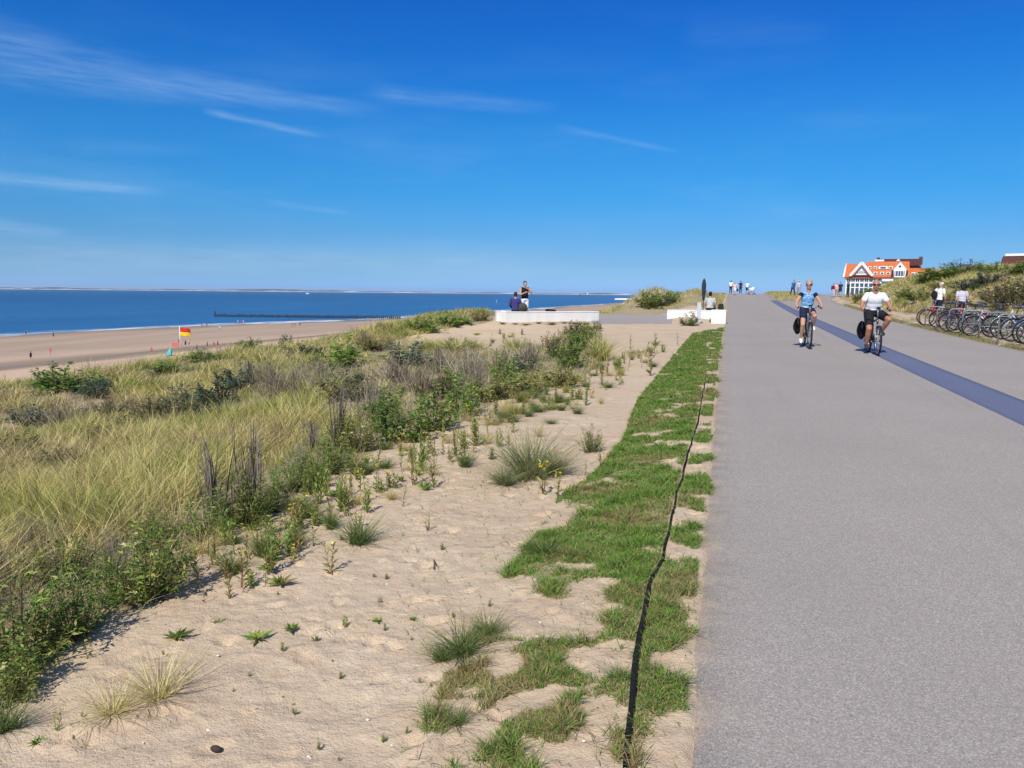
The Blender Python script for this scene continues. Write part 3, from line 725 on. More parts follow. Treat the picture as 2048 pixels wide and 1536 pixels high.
def blooms(parts, fp, fd, size, colr):
    for q in range(0, len(fp), 4):
        V2, F2 = leaf_mesh(np.array(fp[q:q+4]), np.array(fd[q:q+4]), np.full(4, size), np.full(4, size*.97))
        parts.append(np_mesh('flower', V2, F2, LEAF, attrs=dict(Col=np.tile(np.array(colr), (len(V2), 1)))))
def proto_leafy(key, cols, nst=26, per=46, leaf=.075, lw=.36, spread=1.0, stemc=(.16, .11, .06), flower=None, dome=1.0):
    """unit shrub, about 1 m across and 1 m high"""
    a = rng.uniform(0, 2*np.pi, nst); r = np.sqrt(rng.random(nst))*.46*spread
    hgt = (1-.75*(r/.5)**2*dome)*rng.uniform(.40, 1.12, nst)
    ends = np.c_[np.cos(a)*r, np.sin(a)*r, np.maximum(hgt, .14)]; starts = np.c_[np.cos(a)*r*.25, np.sin(a)*r*.25, -.04*np.ones(nst)]
    V, Fq, pts = stems_np(starts, ends, np.full(nst, .012), .12)
    PROTO.setdefault(key, [])
    j = rng.integers(0, nst, nst*per); t = .12+.9*rng.random(nst*per)**.75; ti = np.clip(t, 0, .999)*4; k = ti.astype(int); f = (ti-k)[:, None]
    P = pts[j, k]*(1-f)+pts[j, k+1]*f+rng.normal(0, .028, (len(j), 3)); P[:, 2] = np.maximum(P[:, 2], .0)
    D = rng.normal(size=(len(j), 3)); D[:, 2] = D[:, 2]*.5+.35
    out = P.copy(); out[:, 2] *= .3; D += out*1.5
    Ls = leaf*rng.uniform(.6, 1.25, len(j)); LV, LF = leaf_mesh(P, D, Ls, Ls*lw)
    tone = fbm(P[:, 0]*3+len(PROTO[key])*7, P[:, 1]*3+P[:, 2]*3, 2)
    C = pal(cols, len(j), .18)*(1+.35*tone[:, None]); C = np.repeat(np.clip(C, .004, .9), 4, 0)
    objf = np_mesh('foliage', LV, LF, LEAF, attrs=dict(Col=C)); objs = np_mesh('stem', V, Fq, TWIG, attrs=dict(Col=np.tile(np.array(stemc), (len(V), 1))))
    parts = [objf, objs]
    if flower:
        nf, fc, fs = flower; fp = pts[rng.integers(0, nst, nf), 4]+rng.normal(0, .02, (nf, 3)); fv = []; fp_ = []; fd = []
        for p in fp:
            for q in range(4):
                an = q*math.pi/2+rng.random(); fp_.append(p); fd.append((math.cos(an), math.sin(an), .5))
        blooms(parts, fp_, fd, fs, fc)
    for p in parts: COL.objects.unlink(p)
    PROTO[key].append(parts)
def proto_twiggy(key, cols, nst=70, spread=.5, up=1.0, r=.006, leafy=0, fork=2):
    a = rng.uniform(0, 2*np.pi, nst); rr = np.abs(rng.normal(0, .5, nst))*spread
    starts = np.c_[np.cos(a)*rr*.35, np.sin(a)*rr*.35, -.05*np.ones(nst)]; ends = np.c_[np.cos(a)*rr, np.sin(a)*rr, rng.uniform(.45, 1.05, nst)*up]
    V, Fq, pts = stems_np(starts, ends, np.full(nst, r)*rng.uniform(.6, 1.4, nst), .10)
    C = np.repeat(pal(cols, nst, .2), 5*4, 0); Vs, Fs, Cs = [V], [Fq], [C]; off = len(V)
    for q in range(fork):
        t = rng.integers(1, 4, nst); s = pts[np.arange(nst), t]; e = s+(pts[:, -1]-s)*rng.uniform(.5, .9, (nst, 1))+rng.normal(0, .10, (nst, 3))*np.array([1, 1, .4])
        V, Fq, p2 = stems_np(s, e, np.full(nst, r*.5), .10, 3, 3); Vs.append(V); Fs.append(Fq+off); off += len(V); Cs.append(np.repeat(pal(cols, nst, .2), 4*3, 0))
    PROTO.setdefault(key, [])
    parts = [np_mesh('twigs', np.concatenate(Vs), np.concatenate(Fs), TWIG, attrs=dict(Col=np.concatenate(Cs)))]
    if leafy:
        j = rng.integers(0, nst, leafy); k = rng.integers(1, 5, leafy); P = pts[j, k]+rng.normal(0, .02, (leafy, 3)); D = rng.normal(size=(leafy, 3)); L = rng.uniform(.02, .05, leafy)
        LV, LF = leaf_mesh(P, D, L, L*.5); parts.append(np_mesh('foliage', LV, LF, LEAF, attrs=dict(Col=np.repeat(pal([(.20, .20, .13), (.26, .24, .17), (.12, .14, .07)], leafy), 4, 0))))
    for p in parts: COL.objects.unlink(p)
    PROTO[key].append(parts)
def proto_tuft(key, cols, n=260, spread=.5, w=.012, base=.05, w8=None, lean=.34):
    a = rng.uniform(0, 2*np.pi, n); P = np.c_[rng.normal(0, base, (n, 2)), -.03*np.ones(n)]
    V, Fq, C = blades(P, rng.uniform(.55, 1.1, n), a, np.abs(rng.normal(lean, .2, n))*spread*2, rng.uniform(.05, .5, n), np.full(n, w), pal(cols, n, .15, w8), 4)
    o = np_mesh('blades', V, Fq, GRASS, attrs=dict(Col=C)); COL.objects.unlink(o); PROTO.setdefault(key, []).append([o])
def proto_weed(key, cols, h=1., n=13, leaf=.34, flower=0, stems=1, stemc=(.18, .12, .05)):
    """upright evening-primrose like stalk(s) with lance leaves"""
    st = np.c_[rng.normal(0, .03*(stems > 1)+.004, (stems, 2)), -.03*np.ones(stems)]; en = st+np.c_[rng.normal(0, .10, (stems, 2)), rng.uniform(.75, 1., stems)]
    V, Fq, pts = stems_np(st, en, np.full(stems, .020), .14)
    N = n*stems; j = np.repeat(np.arange(stems), n); t = np.tile(np.linspace(.06, 1, n), stems); ti = np.clip(t, 0, .999)*4; k = ti.astype(int); f = (ti-k)[:, None]
    P = pts[j, k]*(1-f)+pts[j, k+1]*f; an = np.arange(N)*2.4+rng.random(N); D = np.c_[np.cos(an), np.sin(an), .55+.9*t]
    L = leaf*(1.0-.45*t)*rng.uniform(.6, 1.25, N); LV, LF = leaf_mesh(P, D, L, L*.27); C = np.repeat(pal(cols, N, .15), 4, 0)
    parts = [np_mesh('foliage', LV, LF, LEAF, attrs=dict(Col=C)), np_mesh('stem', V, Fq, TWIG, attrs=dict(Col=np.tile(np.array(stemc), (len(V), 1))))]
    if flower:
        fp, fd = [], []
        for s in range(stems):
            for q in range(flower):
                p = pts[s, 4]+rng.normal(0, .05, 3)-np.array([0, 0, .05*q])
                for w in range(4): an = w*math.pi/2+q; fp.append(p); fd.append((math.cos(an), math.sin(an), .6))
        blooms(parts, fp, fd, .10, (.78, .66, .10))
    for p in parts: COL.objects.unlink(p)
    PROTO.setdefault(key, []).append(parts)
def proto_rosette(key, cols, n=22, leaf=.5):
    an = np.arange(n)*2.4; t = np.linspace(0, 1, n); D = np.c_[np.cos(an), np.sin(an), .55+1.4*t]; L = leaf*(1.15-.45*t)*rng.uniform(.8, 1.1, n)
    P = np.c_[np.zeros((n, 2)), np.full(n, .0)+.03]; V1, F1 = leaf_mesh(P, D, L, L*.24); C = np.repeat(pal(cols, n, .12), 4, 0)
    o = np_mesh('leaf_rosette', V1, F1, LEAF, attrs=dict(Col=C)); COL.objects.unlink(o); PROTO.setdefault(key, []).append([o])

DG = [(.08, .18, .026), (.12, .24, .040), (.19, .31, .055), (.28, .35, .08), (.27, .24, .10)]
MG = [(.16, .31, .05), (.24, .39, .07), (.34, .43, .10), (.43, .41, .13)]
YG = [(.25, .28, .06), (.35, .34, .10), (.20, .25, .06), (.40, .34, .13)]
TG = [(.075, .125, .085), (.10, .155, .11), (.14, .18, .13), (.09, .12, .055)]
GB = [(.16, .14, .075), (.22, .19, .11), (.12, .13, .055), (.19, .19, .075)]
GREY = [(.26, .21, .16), (.36, .30, .24), (.20, .155, .115), (.44, .37, .29), (.30, .28, .15)]
DARKTW = [(.14, .105, .08), (.20, .16, .125), (.27, .23, .19), (.09, .07, .055)]
for v in range(3):
    proto_leafy('green_fine', DG[1:]+MG, 40, 44, .075, .30, spread=1.15, dome=.55)
    proto_leafy('dark_fine', DG+MG[:1], 40, 46, .07, .30, spread=1.1, dome=.6)
    proto_leafy('flowery', DG[2:]+MG+YG[:1], 34, 42, .085, .28, spread=1.1, flower=(7, (.74, .68, .32), .05), dome=.7)
    proto_leafy('green', MG+DG[1:3], 24, 40, .10, .42, dome=.9)
    proto_leafy('dark', DG, 24, 40, .10, .42, dome=.9)
    proto_leafy('yellow_green', YG, 24, 36, .10, .36, dome=.8)
    proto_leafy('teal', TG, 24, 44, .09, .40, dome=.9)
    proto_leafy('brown_scrub', GB, 26, 40, .08, .36, dome=.9)
    proto_twiggy('grey_twiggy', GREY, 80, .75, r=.008, leafy=420)
    proto_twiggy('bundle', DARKTW+GREY[:1], 30, .40, r=.022, fork=2)
    proto_tuft('marram', [(.34, .36, .15), (.22, .27, .12), (.48, .42, .20), (.16, .21, .09)], 420, .62, .010, .07, lean=.42)
    proto_tuft('straw_tuft', [STRAW, YGREEN, (.50, .40, .20), (.36, .27, .13)], 170, .8, .012, .06, lean=.55)
    proto_tuft('yellow_tuft', [STRAW, YGREEN, (.46, .42, .14), GREEN_], 320, .6, .022, .10, lean=.40)
    proto_tuft('green_tuft', [(.10, .17, .04), (.16, .22, .06), (.24, .26, .08), (.07, .12, .03)], 230, .7, .016, .10, lean=.48)
    proto_weed('weed', MG[1:]+YG, stems=1); proto_weed('weed', YG, stems=3, n=10); proto_weed('weed', YG+MG[2:], stems=2, n=12, flower=1, stemc=(.30, .12, .06)); proto_weed('flower_weed', MG+YG[:1], stems=2, flower=2)
    proto_weed('low_weed', MG+YG[:1], stems=6, n=14, leaf=.34)
    proto_rosette('rosette', MG[1:]+[(.10, .20, .035)])

def plant(key, px, py, w, h, name, label, cat, group=None, sink=0.0, P=None):
    """w, h: how large it shows in the photograph (2048 px); the plant itself gets its true size in metres"""
    P = hit(px, py) if P is None else P
    if key == 'weed': w = max(w, .62*h)
    if name == 'weed' and 'tuft' in key:
        name, cat, group = 'grass_tuft', 'grass tuft', 'small grass tufts among the weeds'
        label = 'tiny green tuft at the foot of the long white wall' if 'wall foot' in label or 'foot of the long' in label else 'little grass tuft growing among the weeds on the sand'
    if name == 'weed' and key in ('rosette', 'flower_weed'):
        name, cat, group = ('leaf_rosette_plant', 'rosette plant', 'small rosettes among the weeds') if key == 'rosette' else ('flowering_weed', 'weed', 'yellow flowered weeds in the sand strip')
        label = 'small leaf rosette among the weeds beside the scrub' if key == 'rosette' else 'small yellow flowered weed among the weeds beside the scrub'
    dd = float((P-CAM) @ -RM[:, 2]); sx, sz = w*dd/FPX, h*dd/FPX
    parts = PROTO[key][rng.integers(0, len(PROTO[key]))]
    rz = rng.uniform(0, 6.28); loc = (P[0], P[1], onground(P[0], P[1])-sink*sz)
    root = thing(name, label, cat, loc, rz, group); root.scale = (sx, sx, sz)
    for p in parts:
        c = p.copy(); COL.objects.link(c); c.parent = root
    return root
# ---------------------------------------------------------------- what grows where
SH = 'shrubs on the seaward dune'
# key, px, py (foot), width, height (2048 px), kind name, label
SHRUBS = [
 ('green_fine', 45, 1335, 250, 190, 'shrub', 'large leafy green shrub at the bottom left edge of the dune grass'),
 ('dark_fine', 150, 1275, 170, 140, 'shrub', 'dark leafy shrub just behind the largest green shrub by the sand'),
 ('flowery', 20, 1400, 150, 110, 'shrub', 'low green plant with pale yellow flowers below the largest shrub'),
 ('flowery', 295, 1200, 190, 160, 'shrub', 'rounded green shrub with cream flowers at the sand edge, nearest the rosette plants'),
 ('dark_fine', 235, 1205, 120, 110, 'shrub', 'dark shrub tucked against the left flank of the cream flowered shrub'),
 ('green_fine', 130, 1170, 170, 100, 'shrub', 'mid green shrub in the grass behind the dark leafy pair'),
 ('flowery', 300, 1100, 130, 80, 'shrub', 'small bright green flowering shrub in front of the tall marram'),
 ('dark_fine', 485, 1050, 140, 120, 'shrub', 'very dark leafy shrub under the taller brushwood bundle'),
 ('green_fine', 420, 1075, 110, 95, 'shrub', 'green shrub below the bundle of thick bare stakes'),
 ('dark_fine', 590, 985, 110, 80, 'shrub', 'low dark shrub between the two front brushwood bundles and the sand'),
 ('green_fine', 655, 945, 120, 80, 'shrub', 'green shrub at the foot of the pale brushwood bundle'),
 ('flowery', 715, 905, 100, 90, 'shrub', 'yellowish flowering shrub to the right of the pale brushwood bundle'),
 ('dark', 800, 885, 140, 110, 'shrub', 'dense dark green shrub bordering the open sand midway up the slope'),
 ('green', 865, 862, 110, 90, 'shrub', 'green shrub touching the dense dark one on its right'),
 ('dark', 765, 850, 90, 80, 'shrub', 'dark shrub behind the dense dark green one'),
 ('green', 925, 832, 95, 75, 'shrub', 'bushy green shrub where the dune grass meets the sand'),
 ('yellow_green', 985, 800, 130, 62, 'shrub', 'spreading yellow green shrub, lowest of the yellowish ones'),
 ('yellow_green', 1060, 790, 120, 55, 'shrub', 'yellow green mat of leaves beside the open sand'),
 ('yellow_green', 1120, 775, 100, 60, 'shrub', 'yellow green shrub below the dark ridge bushes'),
 ('green', 1010, 770, 90, 60, 'shrub', 'mid green shrub above the spreading yellow green one'),
 ('dark', 1140, 738, 80, 80, 'shrub', 'dark bush on the slope below the long white wall, nearest the viewer'),
 ('brown_scrub', 1110, 715, 80, 62, 'shrub', 'brown green bush on the slope below the long white wall'),
 ('dark', 1165, 700, 72, 60, 'shrub', 'dark upper bush on the slope near the right end of the long wall'),
 ('brown_scrub', 1150, 672, 66, 38, 'shrub', 'brownish bush just under the long white wall'),
 ('dark', 1187, 662, 42, 22, 'shrub', 'small dark bush at the right end of the long white wall'),
 ('teal', 1045, 745, 90, 40, 'shrub', 'grey green low shrub among the dry lavender stalks'),
 ('dark', 130, 782, 170, 58, 'shrub', 'wide dark green bush on the far rim above the beach'),
 ('teal', 195, 795, 75, 55, 'shrub', 'blue green bush at the right end of the wide dark rim bush'),
 ('green', 330, 745, 100, 26, 'shrub', 'low green bush on the rim left of the flag'),
 ('green', 405, 722, 80, 24, 'shrub', 'low green bush on the rim right of the flag'),
 ('dark', 500, 698, 70, 26, 'shrub', 'dark green bush on the rim below the groyne'),
 ('teal', 572, 694, 36, 28, 'shrub', 'small grey green bush standing on the rim'),
 ('teal', 618, 693, 44, 20, 'shrub', 'flat grey green bush on the rim below the wooden piles'),
 ('teal', 440, 812, 100, 74, 'shrub', 'tall blue green bush in the middle of the grass slope'),
 ('teal', 480, 785, 87, 72, 'shrub', 'blue green bush behind the tall one in mid slope'),
 ('teal', 425, 838, 87, 48, 'shrub', 'dark blue green bush at the lower end of the mid slope row'),
 ('brown_scrub', 350, 842, 112, 72, 'shrub', 'brownish bush left of the blue green row'),
 ('brown_scrub', 300, 832, 100, 52, 'shrub', 'dull brown green bush in the hollow of the slope'),
 ('brown_scrub', 215, 838, 137, 48, 'shrub', 'flat brown bush in a bare hollow of the grass'),
 ('teal', 60, 850, 112, 43, 'shrub', 'low grey bush near the left edge in the upper hollow'),
 ('brown_scrub', 30, 915, 112, 62, 'shrub', 'brown tussocky bush at the left edge in the middle of the slope'),
 ('brown_scrub', 190, 880, 75, 36, 'shrub', 'small brown bush lying in the grass below the flat brown one'),
 ('grey_twiggy', 545, 800, 87, 74, 'shrub', 'bare grey twiggy bush in front of the blue green row'),
 ('grey_twiggy', 590, 790, 112, 69, 'shrub', 'spreading grey twiggy bush right of the blue green row'),
 ('grey_twiggy', 640, 770, 112, 55, 'shrub', 'low grey dry bush in the middle of the dune'),
 ('green', 690, 735, 110, 66, 'shrub', 'bright green bush near the middle of the rim'),
 ('green', 640, 742, 70, 36, 'shrub', 'lower green bush left of the bright rim bush'),
 ('yellow_green', 745, 700, 90, 34, 'shrub', 'yellow green bush on the rim behind the bright green one'),
 ('grey_twiggy', 728, 695, 40, 34, 'shrub', 'dark grey twiggy bush sticking up from the rim'),
 ('teal', 820, 738, 137, 60, 'shrub', 'grey green bush left of the bare sand hollow'),
 ('grey_twiggy', 880, 745, 112, 55, 'shrub', 'grey dry bush in front of the bare sand hollow'),
 ('grey_twiggy', 790, 765, 137, 55, 'shrub', 'brown grey dry bush below the grey green one'),
 ('green', 845, 664, 90, 34, 'shrub', 'green bush on the ridge left of the long white wall'),
 ('green', 905, 652, 90, 30, 'shrub', 'dark green ridge bush second from the long white wall'),
 ('yellow_green', 960, 642, 50, 26, 'shrub', 'yellow green bush touching the left end of the long white wall'),
 ('grey_twiggy', 935, 760, 112, 72, 'shrub', 'pale lavender grey stalks below the bare sand hollow'),
 ('grey_twiggy', 955, 795, 75, 79, 'shrub', 'thin upright lavender grey stalks above the green shrubs'),
 ('grey_twiggy', 1000, 742, 100, 50, 'shrub', 'wide patch of lavender stalks in mid slope'),
 ('grey_twiggy', 1055, 725, 100, 46, 'shrub', 'lavender stalks left of the dark ridge bushes'),
 ('grey_twiggy', 740, 840, 87, 84, 'shrub', 'pale dry stalks right of the pale brushwood bundle'),
 ('brown_scrub', 880, 800, 137, 62, 'shrub', 'dull green scrub in the middle of the slope'),
 ('brown_scrub', 700, 800, 162, 64, 'shrub', 'brown scrub above the pale brushwood bundle'),
 ('green', 905, 775, 70, 46, 'shrub', 'small leafy bush among the dry stalks'),
 ('yellow_green', 560, 745, 120, 30, 'shrub', 'flat yellow green bush on the upper slope'),
 ('teal', 615, 712, 112, 28, 'shrub', 'flat grey green mat on the upper slope'),
 ('teal', 380, 815, 120, 50, 'shrub', 'wide blue grey bush left of the tall blue green one'),
 ('brown_scrub', 265, 860, 130, 44, 'shrub', 'long low brown scrub across the hollow of the slope'),
 ('grey_twiggy', 120, 850, 140, 44, 'shrub', 'grey dead scrub in the upper hollow, second from the left edge'),
 ('brown_scrub', 110, 935, 120, 44, 'shrub', 'dull brown scrub below the upper hollow near the left edge'),
 ('grey_twiggy', 500, 765, 110, 46, 'shrub', 'grey dead scrub behind the blue green row'),
 ('teal', 690, 775, 110, 44, 'shrub', 'blue grey scrub in the middle of the dune below the bright rim bush'),
 ('grey_twiggy', 840, 785, 120, 54, 'shrub', 'brown grey dead stalks above the leafy border of the sand'),
 ('grey_twiggy', 60, 1110, 110, 90, 'shrub', 'thin leaning dead stalks near the left edge above the green shrubs'),
 ('grey_twiggy', 225, 1150, 90, 100, 'shrub', 'leaning grey dead branches between the front green shrubs'),
 ('grey_twiggy', 600, 945, 70, 60, 'shrub', 'short dead stalks between the brushwood bundles'),
 # beyond the viewpoint
 ('green', 1300, 616, 74, 40, 'shrub', 'tall rounded green bush on the mound behind the viewpoint'),
 ('teal', 1322, 612, 50, 32, 'shrub', 'blue green bush right of the rounded mound bush'),
 ('green', 1345, 606, 46, 30, 'shrub', 'leafy bush between the two mounds'),
 ('dark', 1377, 651, 52, 28, 'shrub', 'dark bush in front of the short white wall'),
]
BUNDLES = [('bundle', 425, 1050, 96, 185, 'bundle of thick dark bare stakes standing in the marram'),
           ('bundle', 505, 1040, 90, 205, 'tall dark brushwood bundle right of the thick stakes'),
           ('bundle', 680, 905, 70, 140, 'pale grey brushwood bundle in mid slope'),
           ('bundle', 8, 1190, 60, 110, 'brushwood bundle cut by the left edge of the picture'),
           ('bundle', 540, 785, 44, 62, 'small grey brushwood bundle beside the blue green bushes'),
           ('bundle', 625, 905, 60, 70, 'thin brown stalks left of the pale brushwood bundle'),
           ('bundle', 755, 830, 40, 66, 'thin grey brushwood bundle behind the dense dark shrub')]
scatter_left(); scatter_right(); scatter_lawn()
for k, x, y, w, h, nm, lab in SHRUBS: plant(k, x, y, w, h, nm, lab, 'shrub', SH)
for k, x, y, w, h, lab in BUNDLES: plant(k, x, y, w, h, 'brushwood_bundle', lab, 'brushwood', 'brushwood bundles stuck in the dune', .04)
TUFTS = [('marram', 1060, 958, 150, 138, 'large fountain shaped marram tuft on the open sand'),
         ('marram', 1010, 968, 90, 50, 'low marram tuft at the left foot of the large fountain tuft'),
         ('marram', 1110, 950, 80, 70, 'marram tuft leaning right beside the large fountain tuft'),
         ('green_tuft', 718, 1088, 84, 80, 'bright green grass tuft alone on the sand'),
         ('straw_tuft', 318, 1400, 120, 120, 'thin straw coloured grass tuft on the bottom left sand'),
         ('straw_tuft', 228, 1428, 110, 70, 'flattened straw tuft at the bottom left'),
         ('green_tuft', 925, 1310, 110, 80, 'dark green clump of broad grass in the bare sand'),
         ('green_tuft', 975, 1270, 70, 60, 'small clump of broad grass behind the dark green clump'),
         ('green_tuft', 885, 1320, 60, 46, 'little clump of grass left of the dark green clump'),
         ('green_tuft', 10, 1460, 90, 80, 'green grass clump in the bottom left corner'),
         ('yellow_tuft', 1198, 722, 64, 60, 'round yellow tuft right of the dark ridge bushes'),
         ('yellow_tuft', 1030, 702, 44, 38, 'yellow tuft alone below the long white wall'),
         ('yellow_tuft', 905, 702, 80, 36, 'straw yellow tuft in the bare sand hollow'),
         ('yellow_tuft', 855, 700, 60, 34, 'straw yellow tuft at the left edge of the sand hollow'),
         ('yellow_tuft', 950, 700, 40, 30, 'small yellow tuft at the right edge of the sand hollow'),
         ('green_tuft', 1090, 1110, 80, 50, 'thick green grass clump at the left rim of the turf'),
         ('green_tuft', 915, 1450, 60, 44, 'bright green grass clump at the bottom, left of the turf'),
         ('green_tuft', 1240, 1360, 60, 34, 'leafy green clump beside the black edging'),
         ('green_tuft', 1155, 828, 26, 26, 'tiny green tuft on the sand above the big marram tuft'),
         ('green_tuft', 1310, 1345, 44, 30, 'small green clump between black edging and promenade')]
for k, x, y, w, h, lab in TUFTS: plant(k, x, y, w, h, 'grass_tuft', lab, 'grass tuft', 'single grass tufts on the sand')
plant('dark_fine', 1180, 905, 62, 54, 'shrub', 'small round shrub on the sand beside the turf edge', 'shrub', SH)
plant('flower_weed', 1085, 992, 70, 70, 'flowering_weed', 'yellow flowered weed at the foot of the large marram tuft', 'weed')
plant('flower_weed', 1115, 1000, 50, 56, 'flowering_weed', 'yellow flowered weed at the tip of the green turf', 'weed')
plant('flower_weed', 118, 1465, 40, 50, 'flowering_weed', 'small weed with one yellow bloom on the bottom left sand', 'weed')
plant('flower_weed', 175, 1315, 46, 34, 'flowering_weed', 'yellow bloom lying below the dark leafy shrubs', 'weed')
ROS = [(515, 1282, 78, 44, 'largest green leaf rosette on the sand'), (582, 1262, 56, 36, 'leaf rosette right of the largest one'), (437, 1248, 36, 24, 'pale small rosette left of the largest one'),
       (352, 1280, 78, 50, 'bright leafy rosette in front of the cream flowered shrub'), (75, 1490, 50, 36, 'rosette at the bottom left corner'), (530, 1140, 46, 26, 'rosette left of the bright green tuft'),
       (755, 1245, 34, 26, 'small rosette on the sand left of the turf'), (825, 1242, 28, 22, 'smallest rosette close to the turf')]
for x, y, w, h, lab in ROS: plant('rosette', x, y, w, h, 'leaf_rosette_plant', lab, 'rosette plant', 'leaf rosettes on the sand')
# slender weeds in the strip of sand along the scrub: too alike to tell apart
def weeds():
    for x in (1010, 1034, 1052, 1078, 1104, 1128, 1150, 1172): plant('green_tuft', x+rng.uniform(-5, 5), 648+rng.uniform(-1, 2), rng.uniform(10, 22), rng.uniform(5, 10), 'weed', 'tiny green tuft at the foot of the long white wall', 'weed', 'small tufts along the wall foot')
    fixed = [(560, 1098, 40, 70), (592, 1118, 34, 66), (632, 1030, 26, 62), (650, 985, 30, 44), (830, 970, 24, 74), (868, 975, 28, 70), (805, 1015, 24, 60), (925, 930, 34, 66), (950, 892, 50, 56), (600, 1060, 40, 40),
             (470, 1150, 30, 30), (540, 1070, 60, 40), (690, 1010, 40, 36), (760, 985, 50, 30), (1300, 752, 26, 64), (1308, 708, 18, 44), (1238, 770, 34, 50), (1235, 740, 44, 28), (1262, 700, 18, 36), (1355, 690, 18, 30), (1180, 770, 26, 46),
             (1205, 770, 24, 40), (1160, 800, 30, 22), (410, 1205, 22, 42), (630, 1285, 28, 14), (565, 1303, 22, 20), (690, 1255, 26, 26), (770, 1262, 16, 18), (1200, 940, 22, 46), (1170, 950, 16, 36), (900, 830, 30, 34), (1060, 830, 24, 30), (715, 960, 30, 30), (855, 1060, 8, 40), (1420, 645, 10, 10)]
    lab = 'slender green weed growing singly in the sand strip beside the scrub'
    for x, y, w, h in fixed:
        k = 'weed' if h > w*1.15 else 'low_weed'; plant(k, x, y, w, h, 'weed', lab, 'weed', 'small weeds on the sand')
    line = [(420, 1085), (560, 1025), (640, 965), (760, 905), (880, 878), (1000, 808), (1140, 782), (1215, 725), (1290, 690)]
    n = 0
    while n < 180:
        t = rng.uniform(0, len(line)-1.001); i = int(t); f = t-i
        x = line[i][0]*(1-f)+line[i+1][0]*f; y = line[i][1]*(1-f)+line[i+1][1]*f
        y += abs(rng.normal(0, .11))*(y-560)+4; x += rng.normal(0, .12)*(y-560)
        if inpoly(np.array([x]), np.array([y]), LAWN)[0] or x > 1400: continue
        sc = (y-575)/420.; h = rng.uniform(22, 62)*sc*1.2; w = rng.uniform(22, 40)*sc*1.2
        plant(('weed', 'low_weed', 'green_tuft', 'weed', 'straw_tuft')[rng.integers(0, 5)], x, y, max(8, w), max(8, h), 'weed', lab, 'weed', 'small weeds on the sand'); n += 1
    n = 0
    while n < 62:      # a looser scatter running further down onto the sand
        t = rng.uniform(.2, 4.6); i = int(t); f = t-i; x = line[i][0]*(1-f)+line[i+1][0]*f; y = line[i][1]*(1-f)+line[i+1][1]*f
        y += rng.uniform(.02, .30)*(y-560); x += rng.normal(0, .10)*(y-560)
        if inpoly(np.array([x]), np.array([y]), LAWN)[0]: continue
        sc = (y-575)/420.; h = rng.uniform(20, 60)*sc; w = rng.uniform(26, 54)*sc
        plant(('weed', 'low_weed', 'flower_weed', 'rosette', 'weed')[rng.integers(0, 5)], x, y, max(9, w), max(8, h), 'weed', lab, 'weed', 'small weeds on the sand'); n += 1
    n = 0
    while n < 75:      # the thin cover of weeds below the viewpoint
        x = rng.uniform(900, 1350); y = rng.uniform(668, 850)
        if inpoly(np.array([x]), np.array([y]), LAWN)[0] or inpoly(np.array([x]), np.array([y]), VEG)[0] or (x > 1120 and y < 690) or y > 720+(1350-x)*.42: continue
        sc = (y-575)/420.*1.3; h = rng.uniform(24, 60)*sc; w = rng.uniform(26, 56)*sc
        plant(('weed', 'low_weed', 'green_tuft', 'yellow_tuft', 'straw_tuft')[rng.integers(0, 5)], x, y, max(9, w), max(8, h*.8), 'weed', 'thin weed scattered over the sand below the viewpoint wall', 'weed', 'thin weeds below the viewpoint'); n += 1
    n = 0
    while n < 24:      # seedlings out on the open sand
        x, y = rng.uniform(0, 1050), rng.uniform(1080, 1530)
        if y < 1440-.62*x+60 or inpoly(np.array([x]), np.array([y]), LAWN)[0]: continue
        s_ = rng.uniform(10, 22); plant('low_weed', x, y, s_, s_*.8, 'seedling', 'tiny seedling on the bare trodden sand', 'seedling', 'seedlings on the bare sand'); n += 1
weeds()
# right-hand dune bushes
RB = [('dark', 1895, 560, 110, 36, 'dark hedge like bush at the left end of the dune crest'), ('brown_scrub', 1925, 549, 100, 36, 'tall brown green bush on the highest point of the dune'),
      ('dark', 1965, 548, 60, 26, 'dark crest bush right of the highest one'), ('teal', 1975, 570, 80, 34, 'blue green bush below the dune crest'), ('dark', 2000, 550, 70, 26, 'dark low crest bush third from the right'),
      ('dark', 2035, 550, 70, 28, 'dark crest bush second from the right edge'), ('dark', 2075, 548, 90, 32, 'dark crest bush cut by the right edge'), ('brown_scrub', 2020, 620, 130, 72, 'large grey brown scrub above the parked bicycles'),
      ('brown_scrub', 2070, 600, 120, 70, 'grey brown scrub at the right edge above the bicycles'), ('brown_scrub', 1990, 606, 80, 46, 'grey brown scrub left of the large one'), ('green', 1838, 603, 70, 28, 'green bush at the foot of the dune, left of the seated cyclists'),
      ('green', 1898, 607, 60, 24, 'green bush at the dune foot between the two seated cyclists'), ('green', 1860, 566, 70, 28, 'green bush low on the dune crest near the house'), ('green', 1810, 598, 50, 26, 'small green bush on the dune foot behind the man cycling'),
      ('yellow_green', 1720, 603, 60, 24, 'yellow green bush at the tip of the dune by the promenade'), ('green', 1745, 592, 60, 22, 'mid green bush near the tip of the dune'), ('teal', 1940, 580, 90, 26, 'low blue green bush in mid dune'), ('dark', 1880, 578, 60, 20, 'dark flat bush in mid dune')]
for k, x, y, w, h, lab in RB: plant(k, x, y, w, h, 'shrub', lab, 'shrub', 'bushes on the landward dune')
